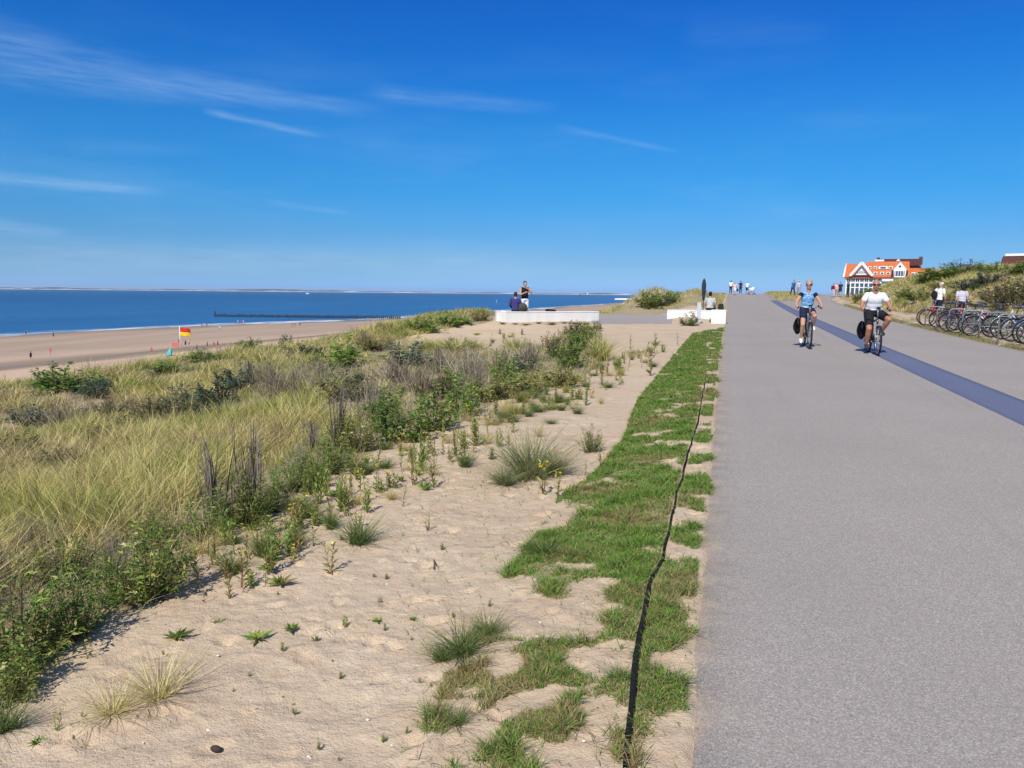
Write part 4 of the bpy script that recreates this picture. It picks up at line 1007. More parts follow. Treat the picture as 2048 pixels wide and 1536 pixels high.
def black_edging():
    P = np.array([hit(x, y) for x, y in BLACKSTRIP]); t = np.linspace(0, len(P)-1, 150); i = np.minimum(t.astype(int), len(P)-2); f = (t-i)[:, None]
    Q = P[i]*(1-f)+P[i+1]*f; Q = Q[::-1] if Q[0, 1] > Q[-1, 1] else Q
    Q[:, 0] += .012*gnoise(Q[:, 1]*2.2, Q[:, 1]*0); Q[:, 2] = zg(Q[:, 0], Q[:, 1])
    s = Q[:, 1]; bare = ss(s, 4.1, 3.6)*ss(s, 2.1, 2.9)+.35*ss(s, 2.9, 2.2)
    hgt = .020+.012*bare+.005*gnoise(s*5, s*0+3); wd = .008+.014*bare*ss(gnoise(s*2.7, s*0+8), -.6, .3)
    V = []; n = len(Q)
    for k in range(n):
        x, y, z = Q[k]; a = .5+.5*gnoise(np.array([s[k]*1.3]), np.array([5.]))[0]
        # a folded membrane edge: rises, bends over, comes down again
        V += [(x-.004, y, z-.04), (x-.005-.004*a, y, z+hgt[k]*.9), (x+.006, y, z+hgt[k]), (x+wd[k]*.7, y, z+hgt[k]*.85), (x+wd[k], y, z+hgt[k]*.45), (x+wd[k]*.9, y, z-.04)]
    Fq = [[k*6+j, k*6+j+1, k*6+7+j, k*6+6+j] for k in range(n-1) for j in range(5)]
    o = np_mesh('edging_strip', V, Fq, mat('black_membrane', (.016, .015, .015), .85, .12, var=.3), smooth=True)
    tag(o, 'black plastic edging strip sticking out of the turf', 'edging')
black_edging()
def litter():
    m = mat('dead_wood', (.11, .085, .065), .9, .1)
    b = MB(); p = hit(868, 1132); q = np.array([.055, -.14, 0]); b.tube([p-q*.5+[0, 0, .012], p+[.004, 0, .016], p+q*.5+[0, 0, .012]], [.003, .006, .004], 6)
    tag(b.build('driftwood_stick', m), 'short brown stick lying on the open sand', 'stick')
    b = MB(); p = hit(432, 1502); b.ell(p+[0, 0, .008], (.022, .012, .012)); tag(b.build('pebble', mat('dark_pebble', (.05, .035, .03), .8)), 'dark pebble on the sand at the bottom', 'pebble')
    ms = mat('shell', (.72, .68, .62), .5, .3)
    for k in range(36):
        x, y = rng.uniform(150, 1240), rng.uniform(1130, 1520)
        if y < 1440-.62*x+60: continue
        p = hit(x, y); b = MB(); r = rng.uniform(.004, .010); b.ell(p+[0, 0, r*.3], (r, r*.8, r*.45), None, 7, 5)
        tag(b.build('shell', ms), 'tiny white shell bit on the trodden sand', 'shell', 'shell bits on the sand')
litter()
# ---------------------------------------------------------------- people
class Blob:
    """rounded limbs and masses that are fused into one continuous surface"""
    def __init__(s): s.b = MB()
    def cap(s, p0, p1, r0, r1, flat=1., n=12):
        p0, p1 = Vector(p0), Vector(p1); d = (p1-p0); L = d.length; d = d/L if L > 1e-6 else Vector((0, 0, 1))
        pts, rs = [], []
        for k in (0, 25, 50, 72): a = math.radians(90-k); pts.append(p0-d*r0*math.sin(a)); rs.append(max(.0006, r0*math.cos(a)))
        for k in (0, .33, .66, 1): pts.append(p0+d*L*k); rs.append(r0+(r1-r0)*k)
        for k in (72, 50, 25, 0): a = math.radians(90-k); pts.append(p1+d*r1*math.sin(a)); rs.append(max(.0006, r1*math.cos(a)))
        s.b.tube(pts, rs, n); return s
    def ell(s, c, r, rot=None): s.b.ell(c, r, rot, 16, 10); return s
    def chain(s, pts, rs):
        for i in range(len(pts)-1): s.cap(pts[i], pts[i+1], rs[i], rs[i+1])
        return s
    def build(s, name, m, parent, voxel=.012, smooth=3, mi=None):
        o = s.b.build(name, None, None)
        r = o.modifiers.new('r', 'REMESH'); r.mode = 'VOXEL'; r.voxel_size = voxel; r.use_smooth_shade = True
        q = o.modifiers.new('s', 'SMOOTH'); q.iterations = smooth; q.factor = .5
        dg = bpy.context.evaluated_depsgraph_get(); me = bpy.data.meshes.new_from_object(o.evaluated_get(dg)); me.name = name
        old = o.data; bpy.data.objects.remove(o); bpy.data.meshes.remove(old)
        me.polygons.foreach_set('use_smooth', np.ones(len(me.polygons), bool)); me.materials.clear(); me.materials.append(m)
        return link(bpy.data.objects.new(name, me), parent)
def V3(*a): return Vector(a)
SKIN = mat('skin', (.50, .27, .18), .55, .3, var=.06); TAN = mat('tanned_skin', (.42, .19, .115), .5, .35, var=.08)
def cloth(name, col, rough=.85): return mat('cloth_'+name, col, rough, .15, var=.08, scale=12)
def pattern_cloth(name, cols, scale):
    if name in _mc: return _mc[name]
    m, T, b, o = new_mat(name); tc = T.node('ShaderNodeTexCoord').outputs['Object']
    n = T.noise(T.scalev(tc, (1, 1, 1.7)), scale, 2, .5, 1.2)
    k = len(cols); T.put(b.inputs['Base Color'], T.ramp(n, [(.3+.4*i/max(1, k-1), c) for i, c in enumerate(cols)])); b.inputs['Roughness'].default_value = .9; b.inputs['Specular IOR Level'].default_value = .1
    _mc[name] = m; return m
def hand(B, wrist, dirv, palm_n, side, curl=1.0, r=.0092):
    """palm, four bent fingers of unequal length and a thumb leaving the side of the palm"""
    d = Vector(dirv).normalized(); n = Vector(palm_n).normalized(); n = (n-d*n.dot(d)).normalized(); sdir = d.cross(n)*side
    w = Vector(wrist); B.ell(w+d*.045, (.040, .040, .040)); B.cap(w, w+d*.075, .024, .030)
    for i, (off, L) in enumerate(((-.030, .060), (-.010, .070), (.010, .066), (.030, .052))):
        a = w+d*.082+sdir*off; k1 = a+(d*(1-.55*curl)+n*.85*curl).normalized()*L*.5; k2 = k1+(d*(1-1.6*curl)+n*.9*curl).normalized()*L*.45; k3 = k2+(d*(1-2.2*curl)+n*.2*curl).normalized()*L*.30
        B.chain([a, k1, k2, k3], [r*1.1, r, r*.92, r*.8])
    t0 = w+d*.03-sdir*.032; t1 = t0+(d*.55-sdir*.65+n*.35).normalized()*.038; t2 = t1+(d*.75+n*.7+sdir*.15).normalized()*.03
    B.chain([t0, t1, t2], [r*1.25, r*1.1, r*.9])
def head(B, c, fwd, scale=1.):
    """skull, jaw, nose, brow, ears; c = centre of the head"""
    f = Vector(fwd).normalized(); up = Vector((0, 0, 1)); up = (up-f*up.dot(f)).normalized(); l = up.cross(f); s = scale
    rot = Matrix((f, l, up)).transposed(); c = Vector(c)
    def p(x, y, z): return c+(f*x+l*y+up*z)*s
    B.ell(p(-.012, 0, .03), (.098*s, .078*s, .098*s), rot); B.ell(p(.022, 0, -.045), (.070*s, .058*s, .075*s), rot); B.ell(p(.052, 0, -.092), (.03*s, .032*s, .025*s), rot)
    B.cap(p(.088, 0, .012), p(.108, 0, -.028), .010*s, .015*s); B.cap(p(.078, -.035, .022), p(.078, .035, .022), .014*s, .014*s)
    B.cap(p(.078, -.02, -.066), p(.078, .02, -.066), .010*s, .010*s); B.ell(p(.06, .036, -.03), (.026*s, .022*s, .024*s), rot); B.ell(p(.06, -.036, -.03), (.026*s, .022*s, .024*s), rot)
    for y in (-1, 1): B.ell(p(-.012, .078*y, -.004), (.020*s, .010*s, .032*s), rot)
    return p, rot
def figure(root, J, outfit, voxel=.012, fwd=(1, 0, 0), headfwd=None, detail=True, build=1.):
    """J: joints in metres.  outfit: skin, top, sleeve ('none','short','long'), bottom, leg ('short','long','skirt'), shoe, hair, hat"""
    k = build; f = Vector(fwd).normalized(); lft = Vector((0, 0, 1)).cross(f)
    sk = outfit.get('skin', SKIN); B = Blob(); pel, che, neck, hd = J['pelvis'], J['chest'], J['neck'], J['head']
    rot = Matrix((f, lft, Vector((0, 0, 1)))).transposed()
    ax = (Vector(che)-Vector(pel)).normalized(); rott = Matrix((lft.cross(ax), lft, ax)).transposed()
    def torso(B, g=0.):
        B.ell(pel, (.125*k+g, .175*k+g, .13+g), rott); mid = Vector(pel).lerp(Vector(che), .5); B.ell(mid, (.115*k+g, .155*k+g, .17+g), rott)
        B.ell(che, (.12*k+g, .165*k+g, .17+g), rott); B.ell(Vector(che).lerp(Vector(neck), .60), (.075*k+g, .145*k+g, .065+g), rott)
    torso(B); B.cap(Vector(neck)-Vector((0, 0, .06)), Vector(neck)+(Vector(hd)-Vector(neck))*.55, .062*k, .055*k)
    hf = headfwd or fwd; hp, hrot = head(B, hd, hf)
    for s in ('l', 'r'):
        sh, el, wr = J['sh_'+s], J['el_'+s], J['wr_'+s]; B.chain([sh, el, wr], [.054*k, .042*k, .027*k])
        sg = 1 if s == 'l' else -1; hdv = J.get('hd_'+s, tuple(Vector(wr)-Vector(el)))
        if detail: hand(B, wr, hdv, J.get('pn_'+s, tuple(-lft*sg)), sg, J.get('curl', .6))
        else: B.cap(wr, Vector(wr)+Vector(hdv).normalized()*.13, .03, .022)
        hi, kn, an, toe = J['hip_'+s], J['kn_'+s], J['an_'+s], J['toe_'+s]; B.chain([hi, kn], [.088*k, .058*k]); calf = Vector(kn).lerp(Vector(an), .33)
        B.chain([kn, calf, an], [.055*k, .058*k, .036*k]); B.chain([an, Vector(an)+(Vector(toe)-Vector(an))*.6, toe], [.036, .034, .026])
    body = B.build('body', sk, root, voxel, 2)
    g = .009
    T = Blob(); torso(T, g)
    for s in ('l', 'r'):
        sh, el, wr = Vector(J['sh_'+s]), Vector(J['el_'+s]), Vector(J['wr_'+s]); sl = outfit.get('sleeve', 'short')
        if sl == 'none': T.cap(sh-(sh-Vector(neck))*.35, sh-(sh-Vector(neck))*.1, .045*k, .05*k)
        if sl in ('short', 'long'): T.chain([sh-Vector((0, 0, .004)), sh.lerp(el, .58)], [.0615*k, .061*k])
        if sl == 'long': T.chain([sh.lerp(el, .6), el, el.lerp(wr, .88)], [.062*k, .055*k, .042*k])
    T.build('shirt', outfit['top'], root, voxel, 2)
    P = Blob(); P.ell(Vector(pel)-Vector((0, 0, .02)), (.125*k+g*1.6, .175*k+g*1.6, .115+g), rott)
    for s in ('l', 'r'):
        hi, kn, an = Vector(J['hip_'+s]), Vector(J['kn_'+s]), Vector(J['an_'+s]); lg = outfit.get('leg', 'short')
        if lg == 'short': P.chain([hi, hi.lerp(kn, .72)], [.108*k, .088*k])
        elif lg == 'hot': P.chain([hi, hi.lerp(kn, .5)], [.106*k, .092*k])
        else: P.chain([hi, kn, kn.lerp(an, .9)], [.105*k, .078*k, .058*k])
    P.build('trousers' if outfit.get('leg') == 'long' else 'shorts', outfit['bottom'], root, voxel, 2)
    for s in ('l', 'r'):
        an, toe = Vector(J['an_'+s]), Vector(J['toe_'+s]); S = Blob(); S.chain([an-Vector((0, 0, .008)), an.lerp(toe, .58)-Vector((0, 0, .006)), toe+(toe-an).normalized()*.008], [.047, .046, .040]); heel = an-(toe-an).normalized()*.03; S.ell((heel[0], heel[1], min(an[2]-.03, toe[2]+.012)), (.04, .04, .035))
        S.build('shoe', outfit['shoe'], root, voxel, 2)
    if outfit.get('hair'):
        Hh = Blob(); c = Vector(hd); hfv = Vector(hf).normalized()
        Hh.ell(c+Vector((0, 0, .048))-hfv*.022, (.100, .086, .092), hrot); Hh.ell(c-hfv*.045, (.068, .080, .085), hrot)
        ln = outfit.get('hairlen', 0)
        if ln: Hh.cap(c-hfv*.06, c-hfv*.075-Vector((0, 0, ln)), .075, .06)
        if outfit.get('bun'): Hh.ell(c-hfv*.10+Vector((0, 0, .06)), (.05, .05, .05))
        Hh.build('hair', outfit['hair'], root, voxel, 1)
    if outfit.get('hat'):
        Hh = Blob(); c = Vector(hd); hfv = Vector(hf).normalized(); Hh.ell(c+Vector((0, 0, .06)), (.108, .096, .075), hrot); Hh.ell(c+Vector((0, 0, .045))+hfv*.10, (.075, .07, .012), hrot); Hh.build('cap', outfit['hat'], root, voxel, 1)
    if outfit.get('glasses'):
        b = MB(); hfv = Vector(hf).normalized(); up = Vector((0, 0, 1)); l = up.cross(hfv).normalized(); c = Vector(hd)
        for sg in (-1, 1):
            b.ell(c+hfv*.093+l*.034*sg+up*.006, (.010, .031, .023), hrot, 12, 8); b.tube([c+hfv*.085+l*.064*sg+up*.012, c-hfv*.01+l*.088*sg+up*.01], .004, 5)
        b.tube([c+hfv*.10-l*.015+up*.012, c+hfv*.10+l*.015+up*.012], .004, 5)
        b.build('sunglasses', mat('dark_lens', (.012, .01, .01), .15, .6), root)
    return hp
def standing(h=1.72, stride=.0, arm=0., lean=0., arms=None):
    """joints of someone on their feet, facing +x"""
    k = h/1.72; q = lambda x, y, z: (x*k, y*k, z*k)
    J = dict(pelvis=q(0, 0, .95), chest=q(.02+lean, 0, 1.27), neck=q(.02+lean*1.5, 0, 1.46), head=q(.045+lean*1.9, 0, 1.60))
    for s, y in (('l', 1), ('r', -1)):
        st = stride*y; J['hip_'+s] = q(0, .09*y, .90); J['kn_'+s] = q(.03+st*.55, .095*y, .49); J['an_'+s] = q(-.02+st, .095*y, .085); J['toe_'+s] = q(.13+st, .11*y, .035)
        aw = -arm*y; J['sh_'+s] = q(.01+lean*1.3, .185*y, 1.40); J['el_'+s] = q(-.02+aw*.5+lean, .23*y, 1.12); J['wr_'+s] = q(.06+aw+lean, .22*y, .88)
    if arms:
        for kk, v in arms.items(): J[kk] = q(*v)
    return J
def person(label, P, rz, J, outfit, voxel=.016, detail=False, group=None, **kw):
    r = thing('person', label, 'person', P, rz, group); figure(r, J, outfit, voxel, detail=detail, **kw); return r

# ---------------------------------------------------------------- bicycles
BLACK = mat('black_rubber', (.015, .015, .016), .7, .3); STEEL = mat('brushed_steel', (.46, .47, .48), .35, .5, .85); ALU = mat('silver_alloy', (.30, .31, .32), .4, .5, .7)
DKPL = mat('dark_plastic', (.022, .022, .022), .75, .15); SADDLE = mat('saddle_leather', (.03, .024, .022), .6, .3)
def wheel(root, cx, r, rim_m, nsp=20, hub=STEEL, seg=36):
    w = MB().torus((cx, 0, r), (0, 1, 0), r-.022, .022, seg, 8).build('wheel', BLACK, root)
    MB().torus((cx, 0, r), (0, 1, 0), r-.046, .008, seg, 6, 1.2).build('rim', rim_m, w)
    b = MB()
    for i in range(nsp):
        a = 2*math.pi*i/nsp; s = .028*(1 if i % 2 else -1); b.tube([(cx+.02*math.cos(a), s, r+.02*math.sin(a)), (cx+(r-.05)*math.cos(a+.08), 0, r+(r-.05)*math.sin(a+.08))], .0016, 3, False)
    b.build('spoke', ALU, w); MB().tube([(cx, -.05, r), (cx, .05, r)], .022, 10).build('hub', hub, w); return w
def make_bike(root, frame_m, step=True, pannier=None, basket=None, guard_m=None, rim_m=ALU, crank=0., fork_m=None, light=True, rack=True):
    R = .345; fx, rx = .60, -.49
    wheel(root, fx, R, rim_m, hub=ALU); wheel(root, rx, R, rim_m)
    b = MB(); bb = (0, 0, .29)
    ht, hb = (.375, 0, .90), (.43, 0, .66)
    b.tube([ht, hb], .022, 8)
    if step: b.tube([(.425, 0, .69), (.26, 0, .48), (.10, 0, .36), bb], .024, 8); b.tube([(.41, 0, .77), (.22, 0, .58), (-.04, 0, .44)], .017, 8)
    else: b.tube([(.425, 0, .69), bb], .022, 8); b.tube([(.39, 0, .84), (-.14, 0, .76)], .02, 8)
    b.tube([bb, (-.17, 0, .82)], .019, 8); b.tube([(-.17, 0, .82), (-.20, 0, .92)], .013, 8)
    for y in (-1, 1): b.tube([bb, (-.15, .05*y, .31), (rx, .062*y, R)], .011, 6); b.tube([(-.135, .02*y, .70), (rx, .062*y, R)], .010, 6)
    fr = b.build('frame', frame_m, root)
    b = MB()
    b.tube([hb, (.45, 0, .60)], .024, 8)
    for y in (-1, 1): b.tube([(.445, .0, .62), (.46, .055*y, .585), (.52, .058*y, .46), (fx, .056*y, R)], .013, 6)
    b.build('fork', fork_m or frame_m, root)
    b = MB(); b.tube([ht, (.36, 0, 1.0), (.365, 0, 1.06)], .014, 8); b.tube([(.22, -.30, 1.055), (.33, -.26, 1.075), (.385, -.10, 1.06), (.375, 0, 1.055), (.385, .10, 1.06), (.33, .26, 1.075), (.22, .30, 1.055)], .012, 8)
    hbar = b.build('handlebar', STEEL, root)
    for y in (-1, 1): MB().tube([(.205, .303*y, 1.053), (.31, .268*y, 1.072)], .018, 8).build('grip', DKPL, hbar)
    b = MB(); b.ell((.36, .20, 1.10), (.022, .022, .022)); b.tube([(.30, -.22, 1.06), (.44, -.23, 1.04)], .006, 5); b.tube([(.30, .22, 1.06), (.44, .23, 1.04)], .006, 5); b.build('brake_lever', DKPL, hbar)
    b = MB(); b.ell((-.24, 0, .945), (.125, .095, .030)); b.ell((-.12, 0, .945), (.13, .04, .026)); b.build('saddle', SADDLE, root)
    for cx in (fx, rx):
        pts = [(cx+(R+.02)*math.cos(a), 0, R+(R+.02)*math.sin(a)) for a in np.linspace(math.radians(40 if cx < 0 else 25), math.radians(195 if cx < 0 else 165), 12)]; b = MB()
        n = len(pts); vs = [(p[0], y, p[2]-abs(y)*.35) for p in pts for y in (-.03, -.012, .012, .03)]; b.add(vs, [(i*4+j, i*4+j+1, i*4+5+j, i*4+4+j) for i in range(n-1) for j in range(3)], True); b.build('mudguard', guard_m or frame_m, root)
    b = MB(); ca = crank; b.tube([(0, -.075, .29), (0, .075, .29)], .016, 8)
    for y, sg in ((-.085, 1), (.085, -1)): b.tube([(0, y, .29), (.17*sg*math.sin(ca), y, .29-.17*sg*math.cos(ca))], .011, 6)
    cr = b.build('crank', STEEL, root)
    for y, sg in ((-.13, 1), (.13, -1)): MB().box((.17*sg*math.sin(ca), y, .29-.17*sg*math.cos(ca)), (.09, .085, .022), 0, .006).build('pedal', DKPL, cr)
    b = MB(); b.prism([(.08, .36), (.10, .29), (.06, .215), (-.05, .225), (-.48, .31), (-.52, .345), (-.47, .385), (-.06, .375)], .02, Matrix.Translation((0, -.082, 0))); b.build('chain_guard', DKPL, root)
    if rack:
        b = MB()
        for y in (-.06, 0, .06): b.tube([(-.22, y, .755), (-.66, y, .745)], .006, 5)
        for y in (-.06, .06): b.tube([(-.60, y, .745), (rx, y*1.05, R)], .006, 5)
        b.tube([(-.66, -.06, .745), (-.66, .06, .745)], .006, 5); b.build('luggage_rack', STEEL, root)
    if light: b = MB(); b.ell((.475, 0, .70), (.035, .03, .032)); b.build('headlight', ALU, root)
    MB().box((-.675, 0, .72), (.02, .08, .045), 0, .005).build('tail_light', mat('red_reflector', (.45, .02, .02), .3, .5), root)
    if pannier:
        m, both = pannier
        for y in ((-1, 1) if both else (-1,)):
            b = MB(); b.ell((-.50, .175*y, .54), (.21, .10, .23)); b.ell((-.50, .165*y, .68), (.17, .085, .07)); p = b.build('pannier', m, root)
            MB().tube([(-.50, .20*y, .745), (-.50, .262*y, .64), (-.50, .282*y, .54), (-.50, .262*y, .42)], .012, 6).build('strap', DKPL, p)
    if basket:
        b = MB(); x0, x1, z0, z1, hw = .44, .74, .80, 1.04, .17
        for z in np.linspace(z0, z1, 6): k = .85+.15*(z-z0)/(z1-z0); b.tube([(x0, -hw*k, z), (x1, -hw*k, z), (x1, hw*k, z), (x0, hw*k, z), (x0, -hw*k, z)], .005, 4)
        for t in np.linspace(0, 1, 7):
            for y in (-1, 1): b.tube([(x0+(x1-x0)*t, .85*hw*y, z0), (x0+(x1-x0)*t, hw*y, z1)], .004, 4)
            yy = -hw+2*hw*t
            for xx in (x0, x1): b.tube([(xx, yy*.85, z0), (xx, yy, z1)], .004, 4)
            b.tube([(x0, yy*.85, z0), (x1, yy*.85, z0)], .004, 4)
        b.build('basket', basket, root)
def kickstand(root):
    MB().tube([(-.12, .04, .30), (-.16, .20, .01)], .009, 6).build('kickstand', STEEL, root)

def riding(kneeout=.0, sh=1.43):
    J = dict(pelvis=(-.20, 0, 1.045), chest=(-.12, 0, 1.30), neck=(-.06, 0, sh+.05), head=(-.02, 0, 1.645))
    for s, y in (('l', 1), ('r', -1)):
        J['sh_'+s] = (-.07, .175*y, sh-.035); J['el_'+s] = (.01, .29*y, 1.20); J['wr_'+s] = (.17, .32*y, 1.085); J['hd_'+s] = (.9, -.35*y, -.1); J['pn_'+s] = (.1, 0, -1.)
        J['hip_'+s] = (-.17, .095*y, .985)
    J.update(kn_r=(.17, -.13, .60), an_r=(-.03, -.13, .215), toe_r=(.09, -.14, .145))
    J.update(kn_l=(.27, .14+kneeout, .835), an_l=(.05, .135+kneeout*.2, .545), toe_l=(.16, .15+kneeout*.3, .485)); J['curl'] = .95
    return J
def riders():
    dk = mat('bike_black_paint', (.02, .022, .026), .35, .5, coat=.4); bag = cloth('black_pannier', (.02, .018, .02))
    rm = -86
    for who, P, rz in (('w', hit(1618, 703), -87), ('m', hit(1754, 717), -88)):
        P = np.array([P[0], P[1], zp(P[1])+.013]); R = math.radians(rz)
        back = .60        # the picture point is the front wheel's foot; the origin is under the cranks
        O = (P[0]-back*math.cos(R), P[1]-back*math.sin(R), float(zp(P[1]-back*math.sin(R)))+.013)
        b = thing('bicycle', 'dark step-through bicycle ridden by the woman in the blue top' if who == 'w' else 'black bicycle with pale fork ridden by the man in the white shirt', 'bicycle', O, R)
        make_bike(b, dk, who == 'w', (bag, False), None, dk, STEEL if who == 'm' else ALU, 0., ALU if who == 'm' else dk)
        # handlebar bag / display
        MB().box((.40, 0, 1.10), (.05, .09, .05), 0, .012).build('display', DKPL, b)
        if who == 'w':
            o = dict(skin=SKIN, top=pattern_cloth('blue_floral_cloth', [(.02, .06, .32), (.06, .28, .66), (.40, .66, .82), (.03, .15, .52), (.20, .48, .74)], 13), sleeve='none', bottom=cloth('navy', (.018, .022, .055)), leg='hot', shoe=cloth('white_shoe', (.78, .78, .77), .6), hair=mat('ash_hair', (.36, .29, .21), .7, .2), bun=True, glasses=True)
            p = thing('person', 'woman cycling in a blue patterned top, navy shorts and white shoes', 'person', O, R); J = riding(.0, 1.42); figure(p, J, o, .009, headfwd=(1, -.05, -.06), build=.98)
            v = Blob()
            for s in ('l', 'r'):
                sh = Vector(J['sh_'+s]); nk = Vector(J['neck']); v.chain([sh+Vector((.0, 0, .0)), sh.lerp(Vector(J['el_'+s]), .14)], [.064, .060]); v.cap(sh.lerp(nk, .0), sh.lerp(nk, .40)-Vector((.0, 0, .015)), .062, .045)
            v.build('cardigan', cloth('dark_navy', (.014, .016, .035)), p, .010, 2)
        else:
            o = dict(skin=TAN, top=pattern_cloth('white_print_shirt', [(.74, .74, .75), (.76, .76, .76), (.60, .63, .68), (.78, .77, .76)], 7), sleeve='short', bottom=cloth('black_shorts', (.016, .017, .022)), leg='short', shoe=cloth('dark_shoe', (.05, .035, .045)), glasses=True)
            p = thing('person', 'tanned bald man cycling in a white short sleeved shirt and black shorts', 'person', O, R); J = riding(.13, 1.44); figure(p, J, o, .009, headfwd=(1, -.10, -.04), build=1.15)
            g = Blob(); hd = Vector(J['head']); g.ell(hd+Vector((.072, -.008, -.098)), (.022, .034, .026)); g.build('beard', mat('grey_beard', (.16, .13, .12), .9, .1), p, .006, 1)
            s = Blob()
            for q in ('l', 'r'):
                an = Vector(J['an_'+q]); s.cap(an, an.lerp(Vector(J['kn_'+q]), .2), .041, .047)
            s.build('sock', cloth('grey_sock', (.25, .23, .24)), p, .010, 1)
riders()

def bike_park():
    cols = dict(black=mat('bike_black_paint', (.02, .022, .026)), red=mat('bike_red_paint', (.36, .03, .03), .35, .5, coat=.4), silver=mat('bike_silver_paint', (.30, .31, .33), .35, .5, .5, coat=.4),
                green=mat('bike_green_grey_paint', (.12, .19, .17), .4, .5, coat=.3), white=mat('bike_white_paint', (.50, .51, .51), .35, .5, coat=.4), blue=mat('bike_blue_paint', (.05, .09, .24), .35, .5, coat=.4))
    redbag = cloth('red_pannier', (.42, .045, .05)); blackbag = cloth('black_pannier', (.02, .018, .02)); wire = mat('black_wire', (.02, .02, .02), .5)
    kinds = dict(redbags=dict(frame_m=cols['red'], pannier=(redbag, True)), red=dict(frame_m=cols['red']), black=dict(frame_m=cols['black']), silver=dict(frame_m=cols['silver'], step=False, rim_m=ALU),
                 green=dict(frame_m=cols['green']), white=dict(frame_m=cols['white']), blue=dict(frame_m=cols['blue'], pannier=(blackbag, True)), basket=dict(frame_m=cols['black'], basket=wire), sport=dict(frame_m=cols['silver'], step=False, rack=False))
    row = [(36.9, 'redbags', 'red bicycle with red panniers at the far end of the rack row'), (36.1, 'red', 'plain red bicycle without panniers beside the farthest one'), (35.0, 'black', 'plain black bicycle leaning at the farthest steel hoop'),
           (34.2, 'green', 'grey green bicycle between the two farthest steel hoops'), (33.2, 'redbags', 'red bicycle with red panniers in the middle of the rack row'), (32.4, 'basket', 'black bicycle with a wire basket in the middle of the row'),
           (31.4, 'sport', 'silver sports bicycle without luggage rack'), (30.6, 'green', 'grey green bicycle nearer the viewer, beside the silver sports bicycle'), (29.6, 'silver', 'silver bicycle with luggage rack and crossbar'), (28.8, 'black', 'plain black bicycle beside the silver one with crossbar'),
           (27.7, 'white', 'white step-through bicycle, second white frame from the far end'), (26.8, 'silver', 'silver bicycle with crossbar beside the nearer white bicycle'), (25.9, 'blue', 'dark blue bicycle with black panniers'), (25.0, 'white', 'white bicycle cut off behind its front wheel by the right edge'),
           (24.2, 'black', 'black bicycle of which only the front wheel shows at the right edge')]
    labels2 = {27.7: 'white step-through bicycle in the middle of the near half of the row'}
    proto = {}
    for s, k, lab in row:
        s -= 1.0
        lab = labels2.get(round(s+1.0, 1), lab); x = float(path_right(s))+1.02+rng.uniform(-.12, .25); rz = math.pi+rng.normal(0.05, .20)
        loc = (x, s, onground(x, s)+.005)
        if k not in proto:
            r = thing('bicycle', lab, 'bicycle', loc, rz, 'bicycles parked in the racks'); make_bike(r, crank=rng.uniform(0, 1.5), **kinds[k]); kickstand(r); proto[k] = r
        else:
            r = copy_tree(proto[k]); r.location = loc; r.rotation_euler = (0, 0, rz); r['label'] = lab
        r.rotation_euler = (rng.normal(-.07, .06), 0, rz)
    hoops = [(35.6, 'farthest steel hoop of the bicycle rack row'), (33.7, 'second farthest steel hoop, in the middle distance of the rack row'), (31.9, 'steel hoop beside the wire basket bicycle'), (30.1, 'steel hoop beside the silver bicycle with luggage rack'),
             (28.2, 'steel hoop between the plain black and the white bicycle'), (26.3, 'nearest steel hoop, beside the dark blue bicycle at the right edge')]
    galv = mat('galvanised_steel', (.24, .255, .26), .5, .4, .4)
    for s, lab in hoops:
        s -= .8
        x = float(path_right(s))+.62; z = onground(x, s); b = MB(); w, h, r = .40, .86, .12
        pts = [(-w, 0, -.1), (-w, 0, h-r)]+[(-w+r-r*math.cos(a), 0, h-r+r*math.sin(a)) for a in np.linspace(.2, math.pi/2, 5)]+[(w-r+r*math.sin(a), 0, h-r+r*math.cos(a)) for a in np.linspace(0, math.pi/2-.2, 5)]+[(w, 0, h-r), (w, 0, -.1)]
        b.tube(pts, .024, 8); b.tube([(-w, 0, .42), (w, 0, .42)], .016, 8)
        o = b.build('bike_hoop', galv); o.location = (x, s, z); o.rotation_euler = (0, 0, rng.normal(0, .04)); tag(o, lab, 'bike rack', 'steel hoops of the bicycle rack')
bike_park()
# ---------------------------------------------------------------- white walls and the viewpoint
def plaster():
    m, T, b, o = new_mat('white_painted_concrete'); pos = T.node('ShaderNodeNewGeometry').outputs['Position']
    n = T.noise(T.scalev(pos, (1, 1, .35)), 2.2, 5, .65); c = T.ramp(n, [(.35, (.73, .715, .67)), (.6, (.80, .785, .75))])
    sp = T.node('ShaderNodeSeparateXYZ'); T.l.new(pos, sp.inputs[0])
    st = T.math('MULTIPLY', T.mr(T.noise(T.scalev(pos, (6, 6, .4)), 1, 4, .6), .55, .8), .25); c = T.mix(st, c, (.50, .47, .40))
    T.put(b.inputs['Base Color'], c); b.inputs['Roughness'].default_value = .85; T.put(b.inputs['Normal'], T.bump(T.noise(pos, 25, 4, .6), .15, .01)); return m
WHITE = plaster()
def wall_between(name, p, q, th, h, label, joints=True):
    p, q = np.array(p[:2]), np.array(q[:2]); L = np.linalg.norm(q-p); a = math.atan2(*(q-p)[::-1]); c = (p+q)/2; z = min(onground(*p), onground(*q), onground(*c))
    root = thing(name, label, 'wall', (c[0], c[1], z), a)
    n = max(1, round(L/1.6)); l = L/n
    for i in range(n):
        x = -L/2+(i+.5)*l
        MB().box((x, 0, h/2-.15), (l-.014, th, h+.3), 0, .012).build('wall_block', WHITE, root); MB().box((x, 0, h+.0225), (l-.012, th+.03, .045), 0, .012).build('coping', WHITE, root)
    return root
WALL_A, WALL_B = hit(1004, 645), hit(1191, 642)
WALL_A0 = hit(986, 641)
